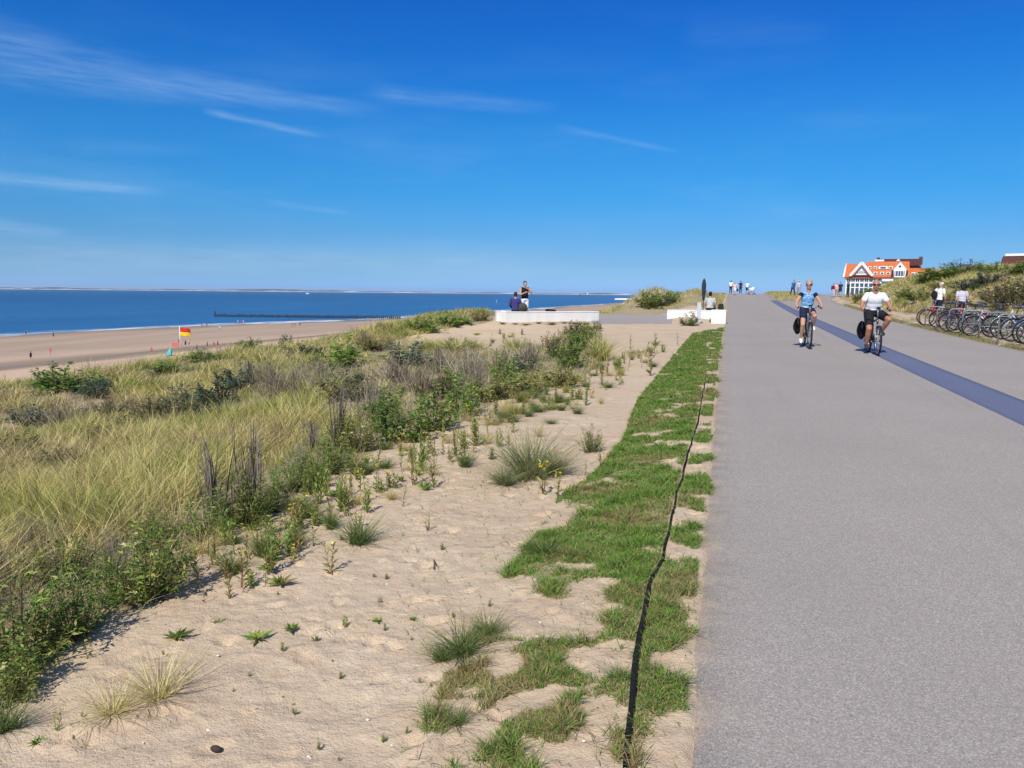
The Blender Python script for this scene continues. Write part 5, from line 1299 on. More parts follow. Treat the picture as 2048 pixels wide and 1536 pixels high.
wall_between('low_wall', WALL_A+[0, .2, 0], WALL_B+[0, .2, 0], .45, .41, 'long low white concrete wall of the viewpoint')
def end_face():
    p = WALL_A; q = np.array(WALL_A0)+[0, .35, 0]; a = math.atan2(q[1]-p[1], q[0]-p[0]); c = (p[:2]+q[:2])/2+np.array([.02, .24])
    o = thing('low_wall', 'short white return block at the left end of the long wall', 'wall', (c[0], c[1], onground(*c)), a)
    MB().box((0, 0, .055), (.48, .44, .71), 0, .012).build('wall_block', WHITE, o); MB().box((0, 0, .4325), (.51, .47, .045), 0, .012).build('coping', WHITE, o)
end_face()
S0, S1 = hit(1334, 638), hit(1424, 640)
wall_between('low_wall', (S0[0], S0[1], 0), (S1[0]+.5, S0[1]+.1, 0), .4, .40, 'short low white wall on the landward side of the viewpoint')
c0 = hit(1438, 647); o = thing('low_wall', 'square white wall block touching the edge of the promenade', 'wall', (c0[0]-.03, c0[1]+.35, onground(c0[0], c0[1])), 0)
MB().box((0, 0, .12), (.60, .72, .82), 0, .012).build('wall_block', WHITE, o); MB().box((0, 0, .5525), (.63, .75, .045), 0, .012).build('coping', WHITE, o)
def viewpoint_things():
    p = hit(1397, 647); m = mat('pale_grey_post', (.52, .54, .56), .5, .4)
    r = thing('marker_post', 'pale grey upright post in front of the short white wall', 'post', (p[0], p[1], onground(p[0], p[1])), .2); MB().box((0, 0, .38), (.16, .07, .96), 0, .012).build('post', m, r); MB().box((0, 0, .875), (.17, .08, .025), 0, .006).build('post_cap', m, r)
    # furled dark parasol on its pole
    x, y = S0[0]+1.62, S0[1]+.75; r = thing('parasol', 'furled dark parasol standing behind the short white wall', 'parasol', (x, y, onground(x, y)), 0); dk = cloth('dark_parasol', (.035, .045, .065))
    MB().tube([(0, 0, 0), (0, 0, 1.82)], .02, 8).build('pole', mat('brown_pole', (.11, .09, .075), .6), r)
    b = MB(); n = 16; prof = [(.05, .02), (.12, .04), (.5, .075), (.8, .085), (1.0, .06), (1.12, .012)]; vs = []
    for zz, rr in prof:
        for k in range(n): a = 2*math.pi*k/n; q = rr*(1+.25*math.cos(4*a)); vs.append((q*math.cos(a), q*math.sin(a), .72+zz))
    b.add(vs, [(i*n+k, i*n+(k+1) % n, (i+1)*n+(k+1) % n, (i+1)*n+k) for i in range(len(prof)-1) for k in range(n)], True).build('canopy', dk, r)
    b = MB(); b.tube([(0, 0, 0), (0, 0, .06)], .22, 14); b.build('base_plate', mat('concrete_foot', (.3, .29, .28), .9), r)
    # someone sitting with their back to us
    x, y = S0[0]+1.95, S0[1]+.12; zt = onground(S0[0], S0[1])+.445
    J = dict(pelvis=(0, 0, .10), chest=(.03, 0, .40), neck=(.04, 0, .59), head=(.06, 0, .74))
    for s, q in (('l', 1), ('r', -1)): J['sh_'+s] = (.03, .185*q, .54); J['el_'+s] = (.08, .25*q, .28); J['wr_'+s] = (.26, .16*q, .16); J['hip_'+s] = (.04, .09*q, .07); J['kn_'+s] = (.44, .12*q, .07); J['an_'+s] = (.46, .11*q, -.34); J['toe_'+s] = (.60, .12*q, -.40)
    person('person with black hair and a white patterned shirt seated on the short white wall', (x, y, zt), math.radians(80), J, dict(top=pattern_cloth('white_check_shirt', [(.62, .64, .62), (.16, .19, .20), (.70, .70, .68), (.25, .27, .27)], 16), sleeve='short', bottom=cloth('dark_trousers', (.03, .03, .035)), leg='long', shoe=cloth('dark_shoe', (.05, .035, .045)), hair=mat('black_hair', (.012, .010, .010), .6, .3)), .014)
    # the same party's dark bag on the wall
    x += .50; b = MB(); b.box((0, 0, .16), (.22, .18, .32), 0, .05); b.box((.03, -.10, .12), (.16, .05, .18), 0, .02); o = b.build('rucksack', cloth('dark_bag', (.03, .032, .03))); o.location = (x, y+.05, zt); o.rotation_euler = (0, 0, .3); tag(o, 'dark rucksack on the short white wall beside the seated person', 'bag')
    # the standing visitor behind the long wall, filming or eating
    w = (WALL_B-WALL_A)[:2]; w = w/np.linalg.norm(w); nrm = np.array([-w[1], w[0]])
    def along(x, off):           # the spot along the wall seen at picture column x, off metres behind its middle
        ts = np.linspace(-.5, 7, 400); Q = WALL_A[:2]+[0, .2]+w*ts[:, None]+nrm*off; px, _, _ = px_of(Q[:, 0], Q[:, 1], np.full(400, .7)); return Q[int(np.argmin(np.abs(px-x)))]
    base = along(1049, .85); bz = onground(*base)
    arms = dict(el_l=(.16, .27, 1.17), wr_l=(.24, .10, 1.36), el_r=(.20, -.24, 1.14), wr_r=(.28, -.06, 1.22))
    st = standing(1.80, .0, arms=arms)
    person('person in a black sleeveless top and white shorts standing behind the long white wall', (base[0], base[1], bz), math.radians(-60), st, dict(skin=SKIN, top=cloth('black_top', (.016, .014, .018)), sleeve='none', bottom=cloth('white_shorts', (.74, .75, .76)), leg='short', shoe=cloth('dark_shoe', (.05, .035, .045)), hair=mat('dark_brown_hair', (.035, .025, .02), .6, .3)), .011, True)
    base2 = along(1031, .10); J2 = {k: v for k, v in J.items()}
    person('person in a dark blue jacket seated on the long white wall facing the sea', (base2[0], base2[1], onground(*WALL_A[:2])+.46), math.radians(100), J2, dict(top=cloth('indigo', (.045, .04, .15)), sleeve='long', bottom=cloth('dark_trousers', (.03, .03, .035)), leg='long', shoe=cloth('dark_shoe', (.05, .035, .045)), hair=mat('dark_brown_hair', (.035, .025, .02))), .014)
    q = along(1046, -.05); r = thing('rucksack', 'olive grey rucksack on the long white wall in front of the standing person', 'bag', (q[0], q[1], onground(*WALL_A[:2])+.46), math.radians(15)); g = cloth('olive_bag', (.07, .068, .058))
    Blob().ell((0, 0, .19), (.20, .14, .20)).ell((0, 0, .12), (.21, .15, .13)).build('bag_body', g, r, .015, 2); Blob().ell((0, -.13, .14), (.14, .06, .11)).build('front_pocket', cloth('olive_bag_dark', (.045, .044, .04)), r, .012, 2); MB().tube([(-.05, .02, .37), (-.03, .02, .42), (.03, .02, .42), (.05, .02, .37)], .010, 6).build('handle', DKPL, r)
    q = along(1101, .05); o = Blob().ell((0, 0, .05), (.26, .11, .06)).ell((-.12, 0, .07), (.12, .1, .06)).ell((.15, .02, .05), (.11, .09, .05)).build('bag', cloth('black_bag', (.018, .016, .018)), None, .014, 2); o.location = (q[0], q[1], onground(*WALL_A[:2])+.46); o.rotation_euler = (0, 0, .1); tag(o, 'flat black bag lying on the long white wall', 'bag')
viewpoint_things()

# ---------------------------------------------------------------- people on the promenade and beside the dune
HB, HD, HG, HL = mat('brown_hair', (.07, .045, .03), .7), mat('black_hair', (.012, .010, .010)), mat('grey_hair', (.42, .40, .38), .7), mat('blond_hair', (.42, .31, .17), .7)
def crowd():
    WT, PK, NV, DR, BL, GY, LV, DKG = cloth('white_tee', (.76, .76, .75)), cloth('pale_pink', (.68, .50, .46)), cloth('navy', (.018, .022, .055)), cloth('wine', (.16, .018, .05)), cloth('azure', (.05, .16, .36)), cloth('grey', (.30, .30, .31)), cloth('lavender', (.50, .48, .56)), cloth('bottle_green', (.02, .035, .03))
    BKT, SH = cloth('dark_trousers', (.03, .03, .035)), cloth('dark_shoe', (.05, .035, .045))
    def at(x, y, s): d = px_ray(x, 590); t = s/d[1]; X = CAM[0]+d[0]*t; return (X, s, max(onground(X, s), float(zp(s))+.012 if X > path_left(s) and X < 4 else -99))
    L = [(1461, 112, 1.80, 92, dict(top=WT, bottom=BKT, leg='long', shoe=SH, hair=HB), .25, 'walker in a white shirt and dark trousers on the crest, farthest left'),
         (1469, 104, 1.62, 88, dict(top=PK, bottom=WT, leg='short', shoe=SH, hair=HL, hairlen=.1), .2, 'walker in pale pink carrying a dark bag on the crest'),
         (1480.5, 114, 1.80, 90, dict(top=NV, bottom=BKT, leg='long', shoe=SH, hair=HD), .1, 'walker all in dark clothes in the middle of the crest'),
         (1494, 108, 1.72, 95, dict(top=WT, sleeve='short', bottom=NV, leg='short', shoe=SH, hair=HG), .3, 'walker in a white shirt and navy shorts beside the white pushchair'),
         (1585, 92, 1.75, -60, dict(top=BL, sleeve='long', bottom=NV, leg='long', shoe=SH, hair=HB), .25, 'person in an azure jacket leaning forward behind the woman cycling'),
         (1597, 95, 1.66, -90, dict(top=LV, bottom=GY, leg='long', shoe=SH, hair=HG), .2, 'person in lavender half hidden behind the woman cycling'),
         (1666, 100, 1.62, -95, dict(top=DR, sleeve='long', bottom=LV, leg='long', shoe=SH, hair=HB, hairlen=.12), .2, 'person in a wine red top walking near the house'),
         (1673, 100, 1.70, -85, dict(top=PK, bottom=GY, leg='short', shoe=SH, hair=HL), .15, 'person in pale pink between the wine red and the black top'),
         (1680, 99, 1.76, -92, dict(top=NV, sleeve='short', bottom=BKT, leg='short', shoe=SH, hair=HD), .2, 'person in a near black top walking near the house'),
         (1695.5, 96, 1.80, 150, dict(top=DKG, sleeve='long', bottom=BKT, leg='long', shoe=SH, hair=HB), .05, 'person in a bottle green coat in front of the glazed veranda')]
    for x, s, h, rz, o, st, lab in L:
        P = at(x, 0, s); person(lab, P, math.radians(rz), standing(h, st, st*.6, .10 if 'leaning' in lab else 0.), o, .022)
    P = at(1469, 0, 103.6); b = Blob().ell((0, 0, .62), (.14, .1, .17)).ell((0, 0, .74), (.10, .07, .12)); o = b.build('bag', cloth('dark_bag', (.03, .032, .03)), None, .02); o.location = (P[0]+.34, P[1]-.1, P[2]); tag(o, 'dark bag hanging from the hand of the walker in pale pink', 'bag')
    P = at(1503, 0, 107.4); r = thing('pushchair', 'white pushchair on the crest of the promenade', 'pushchair', P, .3)
    Blob().ell((0, 0, .62), (.38, .26, .24)).ell((.18, 0, .80), (.22, .25, .18)).build('hood', WT, r, .03); b = MB()
    for y in (-.24, .24): b.tube([(-.55, y, .95), (.30, y, .22)], .015, 5); b.tube([(.35, y, .70), (-.32, y, .18)], .015, 5)
    b.tube([(-.55, -.24, .95), (-.55, .24, .95)], .016, 5); b.build('frame', STEEL, r)
    for x, y in ((.33, .25), (.33, -.25), (-.34, .25), (-.34, -.25)): MB().torus((x, y, .13), (0, 1, 0), .11, .022, 16, 6).build('wheel', BLACK, r)
    # two people by the parked bicycles, standing in the dune behind them
    for x, s, h, lab, o, extra in ((1878, 39.2, 1.80, 'person in a white shirt and cap with a black shoulder bag behind the bicycles', dict(top=WT, sleeve='short', bottom=NV, leg='short', shoe=SH, hair=HG, hat=cloth('cream_cap', (.66, .62, .54))), True),
                                   (1925, 37.4, 1.68, 'person with black hair and a lavender shirt standing behind the bicycles', dict(top=LV, sleeve='short', bottom=cloth('black_shorts', (.016, .017, .022)), leg='short', shoe=SH, hair=HD, hairlen=.06), False)):
        d = px_ray(x, 590); t = s/d[1]; X = CAM[0]+d[0]*t; rz = math.radians(35 if extra else 95)
        J = standing(h, .12, .1, .03); pr = person(lab, (X, s, onground(X, s)), rz, J, o, .013, True)
        if extra:
            o = Blob().ell((0, 0, 0), (.10, .16, .20)).build('shoulder_bag', cloth('black_bag', (.018, .016, .018)), None, .015); o.location = (X-.20*math.cos(rz)-.05, s-.20*math.sin(rz), onground(X, s)+1.22); o.rotation_euler = (0, 0, rz); tag(o, 'black bag on the back of the person in the white shirt and cap', 'bag')
    # bathers far below on the beach
    outs = [dict(skin=SKIN, top=NV, bottom=NV, leg='short', shoe=SKIN, hair=HB, sleeve='none'), dict(skin=TAN, top=TAN, bottom=BL, leg='short', shoe=TAN, hair=HD, sleeve='none'), dict(skin=SKIN, top=WT, bottom=GY, leg='short', shoe=SKIN, hair=HG), dict(skin=SKIN, top=cloth('rose', (.55, .12, .16)), bottom=cloth('rose', (.5, .1, .1)), leg='short', shoe=SKIN, hair=HL)]
    pr = []
    for k, o in enumerate(outs): pr.append(o)
    made = {}
    spots = [(52, 671, 0, 'edge'), (107, 676, 0, 'edge'), (404, 656, 1, 'edge'), (409, 655.5, 2, 'edge'), (414, 655, 0, 'edge'), (476, 648, 2, 'edge'), (482, 648, 1, 'edge'), (487, 648, 2, 'edge'), (577, 642, 0, 'edge'), (585, 655, 1, 'sand'), (590, 654, 3, 'sand'), (600, 653, 0, 'sand'), (440, 661, 2, 'sand'),
             (62, 720, 0, 'rim'), (101, 710, 3, 'rim'), (303, 709, 3, 'flag'), (358, 690, 3, 'flag'), (371, 694, 0, 'flag'), (378, 692, 2, 'flag'), (394, 703, 0, 'rim'), (415, 697, 0, 'rim'), (428, 697, 3, 'rim'), (436, 695, 0, 'rim')]
    T = dict(edge='bather standing at the water line of the beach', sand='small figure on the open sand beyond the dune', rim='beach visitor seen just above the rim of the dune', flag='beach visitor beside the lifeguard flag')
    for x, y, k, w in spots:
        z = SEA if w == 'edge' else -12.6
        for _ in range(6):
            P = hit(x, y, z); zz = float(beach_z(P[0], P[1])); z = max(zz, SEA-.25) if w == 'edge' else zz
        rz = rng.uniform(0, 6.28)
        if k not in made:
            r = person(T[w], (P[0], P[1], z), rz, standing(1.74, .12, .1), outs[k], .03, group='beach visitors, '+w); made[k] = r
        else:
            r = copy_tree(made[k]); r.location = (P[0], P[1], z); r.rotation_euler = (0, 0, rz); r['label'] = T[w]; r['group'] = 'beach visitors, '+w
crowd()

# ---------------------------------------------------------------- the far beach: flag, shelter, groyne, boats, pavilion
def seaside():
    P = hit(361, 701, -12.5); z = float(beach_z(P[0], P[1])); dd = float((P-CAM) @ -RM[:, 2]); top = 50*dd/FPX
    r = thing('flagpole', 'white pole flying a red and yellow lifeguard flag on the beach', 'flag', (P[0], P[1], z), math.radians(16)); wp = mat('white_pole', (.75, .75, .74), .5)
    MB().tube([(0, 0, -.3), (0, 0, top)], .09, 10).build('pole', wp, r)
    fw, fh = 20*dd/FPX, 17*dd/FPX; nx, nz = 18, 6; xs = np.linspace(0, 1, nx)
    def band(z0, z1, m):
        vs = []; fs = []
        for k in range(2):
            for i, t in enumerate(xs):
                for j in range(nz+1):
                    q = j/nz; vs.append((.1+t*fw, .22*math.sin(t*7+q)*t*fw*.35+(.012 if k else -.012), top-.25-(z0+(z1-z0)*q)*fh-.16*t*t*fw-.10*math.sin(t*6)*t))
        n = nz+1; o2 = nx*n
        for i in range(nx-1):
            for j in range(nz): a = i*n+j; fs.append((a, a+1, a+n+1, a+n)); fs.append((o2+a, o2+a+n, o2+a+n+1, o2+a+1))
        for i in range(nx-1): fs.append((i*n, i*n+n, o2+i*n+n, o2+i*n)); fs.append((i*n+nz, o2+i*n+nz, o2+i*n+n+nz, i*n+n+nz))
        for j in range(nz): fs.append((j, o2+j, o2+j+1, j+1)); a = (nx-1)*n+j; fs.append((a, a+1, o2+a+1, o2+a))
        return MB().add(vs, fs, True), m
    b, m = band(0, .5, cloth('flag_red', (.50, .035, .03))); fl = b.build('flag', m, r); b, m = band(.5, 1, cloth('flag_yellow', (.72, .48, .02))); b.build('yellow_half', m, fl)
    # turquoise beach shelter
    P = hit(343, 708, -12.3); z = float(beach_z(P[0], P[1])); r = thing('beach_shelter', 'turquoise beach shelter on the sand below the flag', 'beach tent', (P[0], P[1], z), 2.2)
    b = MB(); n = 14; vs = []
    for i in range(n+1):
        a = math.pi*i/n
        for j in range(8): e = math.pi/2*j/7; vs.append((1.1*math.cos(a)*math.cos(e), .95*math.sin(a)*math.cos(e), 1.5*math.sin(e)))
    b.add(vs, [(i*8+j, i*8+j+1, i*8+9+j, i*8+8+j) for i in range(n) for j in range(7)], True); o = b.build('canopy', cloth('turquoise', (.06, .48, .47)), r); s = o.modifiers.new('s', 'SOLIDIFY'); s.thickness = .02
    MB().tube([(-1.1, 0, 0), (-.78, 0, 1.06), (0, 0, 1.5), (.78, 0, 1.06), (1.1, 0, 0)], .02, 6).build('pole', wp, r)
    P = hit(353, 692, -12.5); z = float(beach_z(P[0], P[1])); r = thing('windbreak', 'coral red windbreak on the sand left of the flagpole', 'windbreak', (P[0], P[1], z), .6)
    MB().box((0, 0, .65), (2.4, .03, .95)).build('cloth_panel', cloth('coral', (.60, .20, .15)), r)
    for x in (-1.22, 0, 1.22): MB().tube([(x, .03, -.1), (x, .03, 1.3)], .02, 6).build('stake', wp, r)
    # wooden pile groyne
    A, B = hit(430, 633, SEA), hit(800, 638, SEA); wd = mat('tarred_piles', (.035, .032, .032), .8, .2); r = thing('groyne', 'long dark groyne of wooden piles running from the beach into the sea', 'groyne', (A[0], A[1], SEA)); n = 92
    for k in range(n):
        t = k/(n-1); p = A+(B-A)*t-A; h = rng.uniform(.9, 1.5)+.5*t+(1.6 if k in (0,) else 0); z0 = -1.5
        MB().tube([(p[0], p[1]+rng.normal(0, .2), z0), (p[0], p[1]+rng.normal(0, .1), h*.98), (p[0], p[1], h)], [.34, .33, .26], 7).build('pile', wd, r)
    for k in range(6):
        t0, t1 = k/6, (k+1)/6; p, q = A+(B-A)*t0-A, A+(B-A)*t1-A; MB().tube([(p[0], p[1]-.5, .55+.35*t0), (q[0], q[1]-.5, .55+.35*t1)], .16, 6).build('waling_beam', wd, r)
    # coaster on the horizon
    hullm, supm = mat('ship_hull_blue', (.02, .05, .13), .5), mat('ship_white', (.75, .76, .77), .5)
    P = hit(1168, 588.6, SEA); P = CAM+(P-CAM)/np.linalg.norm(P-CAM)*5200; zz = SEA-(P[0]**2+P[1]**2)/(2*6371000.); a = math.atan2(P[1], P[0])-math.pi/2
    r = thing('cargo_ship', 'small cargo ship with a dark hull and white bridge on the horizon', 'ship', (P[0], P[1], zz), a+.15)
    L, w = 66, 12; M = Matrix.Translation((0, -w/2, 0)); MB().prism([(-L/2, 7.5), (-L/2+4, -1), (L/2-3, -1), (L/2, 5), (L/2-12, 5), (L/2-13, 4.4), (-L/2+12, 4.4), (-L/2+11, 6.5)], w, M).build('hull', hullm, r)
    b = MB(); b.box((L/2-10, 0, 9), (11, 10, 8)); b.box((L/2-11, 0, 14.5), (8, 10, 3)); br = b.build('bridge', supm, r); MB().tube([(L/2-11, 0, 16), (L/2-11, 0, 22)], .35, 6).build('mast', supm, br); MB().tube([(L/2-6, 0, 13), (L/2-6, 0, 17)], 1.2, 8).build('funnel', hullm, br)
    def boat(px, py, s, lab, rz):
        P = hit(px, py, SEA); z = SEA-(P[0]**2+P[1]**2)/(2*6371000.); r = thing('motor_boat', lab, 'boat', (P[0], P[1], z), rz); M = Matrix.Translation((0, -1.5*s, 0))
        MB().prism([(-5*s, 1.5*s), (-4.4*s, -.3), (4*s, -.3), (5.6*s, 1.8*s)], 3*s, M).build('hull', supm, r); MB().box((-.5*s, 0, 2.4*s), (3.6*s, 2.4*s, 1.8*s), 0, .3*s).build('cabin', mat('cabin_grey', (.5, .53, .56), .4), r); MB().tube([(-1*s, 0, 3.2*s), (-1*s, 0, 5.4*s)], .09*s, 5).build('mast', supm, r)
    boat(615, 587.5, 1.5, 'white motor boat out on the sea left of the long wall', .3)
    P = hit(993, 606, SEA); r = thing('sea_marker', 'slim white marker beacon standing in the sea left of the seated person', 'marker', (P[0], P[1], SEA), 0); MB().tube([(0, 0, -2), (0, 0, 3.0)], .16, 8).build('pole', wp, r); MB().box((0, 0, 3.35), (.9, .9, .7), .4, .1).build('topmark', wp, r)
    P = hit(388, 580, SEA); P = CAM+(P-CAM)/np.linalg.norm(P-CAM)*3600; r = thing('sea_marker', 'dark marker beacon out at sea near the horizon', 'marker', (P[0], P[1], SEA-1), 0); dkm = mat('beacon_dark', (.05, .06, .07), .6); MB().tube([(0, 0, -2), (0, 0, 7)], .9, 8).build('pole', dkm, r); MB().box((0, 0, 7.8), (3, 3, 1.6), .4, .2).build('topmark', dkm, r)
    # white flat roofed beach pavilion by the mound
    d = px_ray(1257, 606); t = 118/d[1]; X, Y = CAM[0]+d[0]*t, 118.; z = onground(X, Y); roofz = 1.5-118*(597.5-586)/1540-z
    r = thing('beach_pavilion', 'white flat roofed beach pavilion half hidden by the grassy mound', 'pavilion', (X+1.2, Y, z), 0)
    MB().box((0, 0, roofz/2-.2), (3.6, 4, roofz-.1)).build('wall', WHITE, r); MB().box((-.35, 0, roofz-.02), (5.2, 5.0, .22), 0, .03).build('roof', WHITE, r)
    for x in (-1.0, .2, 1.2): MB().box((x, -2.02, roofz-.75), (.85, .05, .8)).build('window', mat('dark_glass', (.03, .04, .05), .1, .6), r)
seaside()

# ---------------------------------------------------------------- the house
def house():
    d = px_ray(1690, 590); D = 183.; M0 = FPX
    az = math.atan2(px_ray(1750, 590)[0], px_ray(1750, 590)[1]); base = CAM[:2]+np.array([d[0], d[1]])/math.hypot(d[0], d[1])*D
    fwd = np.array([math.sin(az), math.cos(az)]); k = D*math.cos(az+YAW)**2/FPX; kz = D*math.cos(az+YAW)/FPX
    zb = 1.5; rz = -az
    tile = None
    m, T, b, o = new_mat('orange_roof_tiles'); tc = T.node('ShaderNodeTexCoord').outputs['Object']; w = T.node('ShaderNodeTexWave'); T.put(w.inputs[0], tc); w.inputs['Scale'].default_value = 1.1; w.bands_direction = 'X'
    n = T.noise(tc, 1.6, 5, .7); T.put(b.inputs['Base Color'], T.mix(T.mr(w.outputs[1], 0, 1, 0, .25), T.ramp(n, [(.3, (.50, .12, .032)), (.7, (.66, .20, .06))]), (.30, .06, .02))); b.inputs['Roughness'].default_value = .7; T.put(b.inputs['Normal'], T.bump(w.outputs[1], .4, .05)); ORANGE = m
    BRICK = mat('dark_red_brick', (.24, .055, .05), .85, .1, var=.25, scale=3); DROOF = mat('dark_brown_roof', (.105, .04, .035), .8, .1, var=.2, scale=2); WP = mat('white_joinery', (.78, .78, .77), .5, .3, var=.03); GL = mat('blue_grey_glass', (.05, .085, .13), .12, .6, var=.1, scale=2); DK = mat('dark_shutter', (.03, .03, .035), .6); CREAM = mat('cream_render', (.74, .70, .64), .85, .1, var=.05)
    u = lambda px: (px-1690)*k; z = lambda py: (592-py)*kz
    r = thing('house', 'white house with orange tiled roof, gables and a glazed veranda beyond the dune', 'house', (base[0], base[1], zb), rz)
    dep = 9.0; I = Matrix.Identity(4)
    MB().box(((u(1690)+u(1815))/2, dep/2, z(556)/2-1.0), (u(1815)-u(1690), dep-.4, z(556)+2.0)).build('wall', CREAM, r)
    def slope_roof(name, x0, x1, ze, zr, parent, mt, y0=-.5, yr=4.0, y1=9.0, th=.25):
        b = MB(); vs = []
        for x in (x0, x1): vs += [(x, y0, ze), (x, yr, zr), (x, y1, ze), (x, y1, ze-th), (x, yr, zr-th*1.3), (x, y0, ze-th)]
        b.add(vs, [(0, 1, 7, 6), (1, 2, 8, 7), (2, 3, 9, 8), (3, 4, 10, 9), (4, 5, 11, 10), (5, 0, 6, 11), (0, 5, 4, 1), (1, 4, 3, 2), (6, 7, 10, 11), (7, 8, 9, 10)]); return b.build(name, mt, parent)
    roof = slope_roof('roof', u(1686), u(1729), z(555.5), z(528), r, ORANGE); slope_roof('roof', u(1729)+.02, u(1815), z(555.5), z(523.5), r, ORANGE, -.5, 4.4, 9.3)
    MB().box(((u(1686)+u(1783))/2, -.56, z(556.5)), (u(1783)-u(1686), .10, .28)).build('gutter', mat('dark_red_fascia', (.26, .06, .05), .6), r)
    # left verge
    b = MB(); b.tube([(u(1686)-.08, -.55, z(556)), (u(1690)-.25, 4.0, z(527.3))], .22, 4); b.build('verge_board', WP, r)
    # front gable with its white boards
    cx, apex, bl, br_, by = u(1720.5), z(527.6), u(1699), u(1742), z(551.5); g = MB(); M = Matrix.Translation((0, -.95, 0))
    g.prism([(bl+.5, by), (br_-.5, by), (cx, apex-.55)], 4.0, M); gable = g.build('gable', CREAM, r)
    sl = MB()
    for a, bpt in (((bl-.1, by-.15), (cx, apex+.1)), ((br_+.1, by-.15), (cx, apex+.1))):
        dx, dz = bpt[0]-a[0], bpt[1]-a[1]; L = math.hypot(dx, dz); nx, nz = -dz/L*.24, dx/L*.24; nx, nz = (nx, nz) if nz > 0 else (-nx, -nz)
        sl.prism([(a[0]-nx, a[1]-nz), (bpt[0]-nx, bpt[1]-nz), (bpt[0]+nx, bpt[1]+nz), (a[0]+nx, a[1]+nz)], .35, Matrix.Translation((0, -1.25, 0)))
    sl.build('bargeboard', WP, gable)
    t = lambda zz: (zz-by)/(apex-by)
    wi = MB(); z0, z1 = z(547.8), z(543.6); h0, h1 = (br_-bl)/2*(1-t(z0))-.75, (br_-bl)/2*(1-t(z1))-.55; wi.prism([(cx-h0, z0), (cx+h0, z0), (cx+h1, z1), (cx-h1, z1)], .1, Matrix.Translation((0, -1.0, 0))); win = wi.build('window', GL, gable)
    fr = MB()
    for x in np.linspace(cx-h0+.5, cx+h0-.5, 6): fr.box((x, -1.03, (z0+z1)/2), (.10, .06, z1-z0-.02))
    fr.build('frame', WP, win)
    sh = MB()
    for a, bpt in (((bl+.75, by+.05), (cx, apex-.75)), ((br_-.75, by+.05), (cx, apex-.75))):
        dx, dz = bpt[0]-a[0], bpt[1]-a[1]; L = math.hypot(dx, dz); nx, nz = -dz/L*.17, dx/L*.17; sh.prism([(a[0]-nx, a[1]-nz), (bpt[0]-nx, bpt[1]-nz), (bpt[0]+nx, bpt[1]+nz), (a[0]+nx, a[1]+nz)], .08, Matrix.Translation((0, -1.06, 0)))
    sh.build('gable_edge', mat('slate_trim', (.10, .12, .17), .6), gable)
    # veranda: posts, rails and panes
    x0, x1 = u(1690), u(1762); n = 8
    for i in range(n):
        a, c = x0+(x1-x0)*i/n, x0+(x1-x0)*(i+1)/n; w = MB().box(((a+c)/2, -.02, (z(557.5)+z(590))/2), (c-a-.02, .06, z(557.5)-z(590))).build('window', GL, r); f = MB(); f.box((a+.11, -.09, (z(557)+z(592))/2), (.22, .10, z(557)-z(592))); f.box(((a+c)/2+.1, -.09, z(566.5)), (c-a-.24, .10, .26)); f.box(((a+c)/2+.1, -.09, z(576)), (c-a-.24, .10, .20)); f.box(((a+c)/2+.11, -.075, z(562)), (.10, .05, z(558)-z(566))); f.build('frame', WP, w)
    MB().box(((x0+x1)/2, -.11, z(557.3)), (x1-x0+.3, .14, .22)).build('lintel', WP, r); MB().box(((u(1762)+u(1784))/2, -.30, z(560)), (u(1784)-u(1762), .3, .75)).build('white_band', WP, r)
    # roof windows and small dormers
    def on_roof(px, py, w, h, y_off=0):
        t = (z(py)-z(555.5))/(z(523.5)-z(555.5)); y = -.5+4.9*t; o = MB().box((u(px), y-.25, z(py)), (w, .9, h), 0, .03).build('dormer', WP, r); MB().box((u(px), y-.72, z(py)), (w*.62, .05, h*.55)).build('pane', GL, o)
    for px, w in ((1736.5, .55), (1747.5, .6), (1763, 1.75), (1778, .8)): on_roof(px, 536.5, w, .62)
    for px in (1748.5, 1761.5, 1773.5): on_roof(px, 548, .75, .62)
    # right white gable with balcony window
    gx0, gx1, ax_ = u(1783.5), u(1808), u(1796); g = MB(); g.prism([(gx0+.15, z(556)), (gx1-.15, z(556)), (gx1, z(540.5)), (ax_, z(526.2)), (gx0, z(540.5))], 4.5, Matrix.Translation((0, -1.3, 0))); gb = g.build('gable', WP, r)
    w = MB().box((u(1795.3), -1.32, z(548.5)), (u(1804.5)-u(1785.5), .08, z(544)-z(553.3))).build('window', GL, gb); f = MB()
    for x in np.linspace(u(1787.5), u(1802.5), 4): f.box((x, -1.37, z(548.5)), (.10, .05, z(544)-z(553.3)))
    f.build('frame', WP, w); b = MB(); b.tube([(u(1795.3), -1.36, z(535)), (u(1795.3), -1.28, z(535))], .22, 12); b.build('round_window', DK, gb)
    for x in (u(1781.5), u(1809.5)): MB().box((x, -.9, z(547.5)), (.34, .3, 1.1)).build('shutter', DK, r)
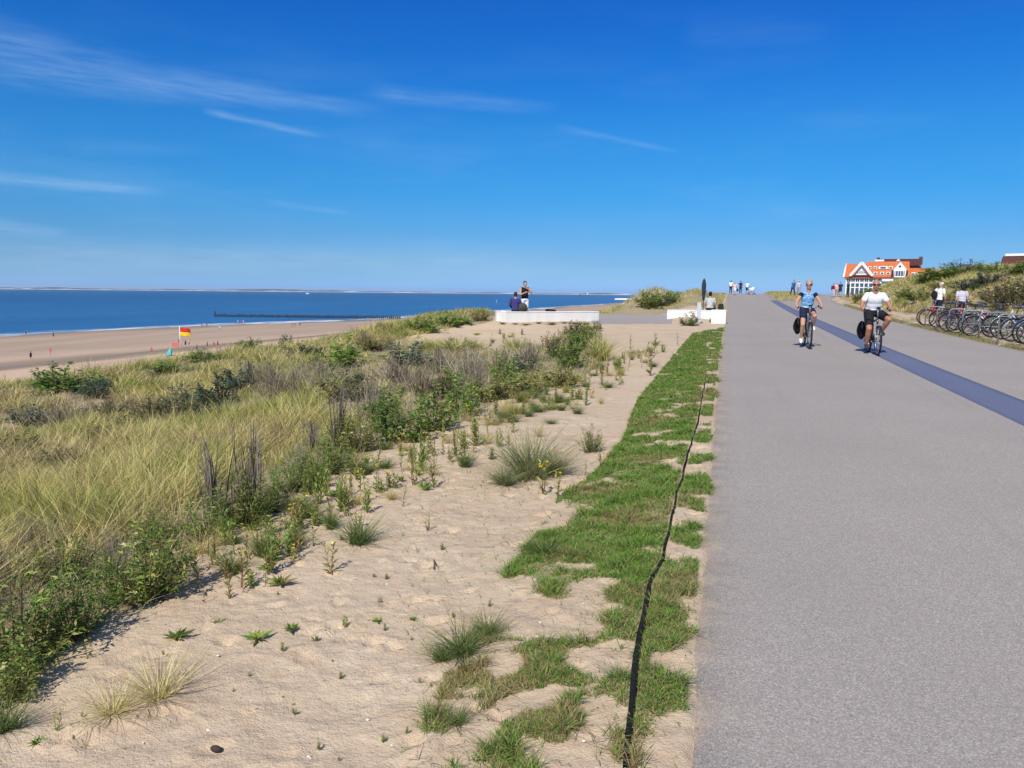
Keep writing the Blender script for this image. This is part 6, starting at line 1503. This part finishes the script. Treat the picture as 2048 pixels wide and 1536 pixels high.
    # extension to the right
    MB().box(((u(1809)+u(1862))/2, 5, z(552)/2-1), (u(1862)-u(1809), 7, z(552)+2)).build('wall', CREAM, r); slope_roof('roof', u(1808), u(1862), z(556), z(536.5), r, ORANGE, .2, 5, 10)
    for px in (1822, 1828.5): o = MB().box((u(px), 1.2, z(549.3)), (.62, 1.0, .7), 0, .03).build('dormer', WP, r); MB().box((u(px), .68, z(549.3)), (.36, .05, .4)).build('pane', GL, o)
    # taller brick house behind
    k2 = 1.13; f2 = fwd*24; b2 = base+f2; r2 = thing('brick_house', 'taller dark brick house with brown roof behind the orange roofed one', 'house', (b2[0], b2[1], zb), rz); U = lambda px: (px-1690)*k*k2; Z = lambda py: (592-py)*kz*k2
    MB().box(((U(1745)+U(1829))/2, 4.5, Z(534)/2-1), (U(1829)-U(1745), 8, Z(534)+2)).build('wall', BRICK, r2); rf = slope_roof('roof', U(1743), U(1829.5), Z(531), Z(518.5), r2, DROOF, -.3, 4.5, 9.3)
    for px, py in ((1745.5, 515.5), (1829.5, 514.5)): MB().box((U(px), 4.5, (Z(py)+Z(530))/2), (.75, .9, Z(py)-Z(530))).build('chimney', mat('chimney_brick', (.09, .06, .07), .9), rf)
    MB().box((U(1815), .42, Z(534)), (1.2, .1, .7)).build('window', mat('red_brown_blind', (.22, .02, .03), .7), r2)
    g = MB(); g.prism([(U(1780), Z(524)), (U(1789), Z(524)), (U(1785), Z(519.6))], 2.0, Matrix.Translation((0, .6, 0))); g.build('gable', WP, r2); MB().box((U(1748), 1.2, Z(522.8)), (U(1757)-U(1739), 1.2, .45), 0, .03).build('dormer', WP, r2)
    # roof showing over the right-hand dune
    d = px_ray(2078, 590); t = 120/d[1]; X = CAM[0]+d[0]*t; kk = 120/FPX; Zr = lambda py: 1.5+(594-py)*kk*1.1; r3 = thing('distant_house', 'house roof with a pale ridge peeping over the dune at the right edge', 'house', (X, 120, 1.5), -.4)
    MB().box((0, 4, 1.4), (9, 7, 3.4)).build('wall', CREAM, r3); slope_roof('roof', -5.0, 5.0, 3.2, Zr(527)-1.5, r3, DROOF, -.4, 4, 8.4); MB().box((-3.0, 4, Zr(525)-1.5), (3.4, .5, .34)).build('ridge', WP, r3)
house()
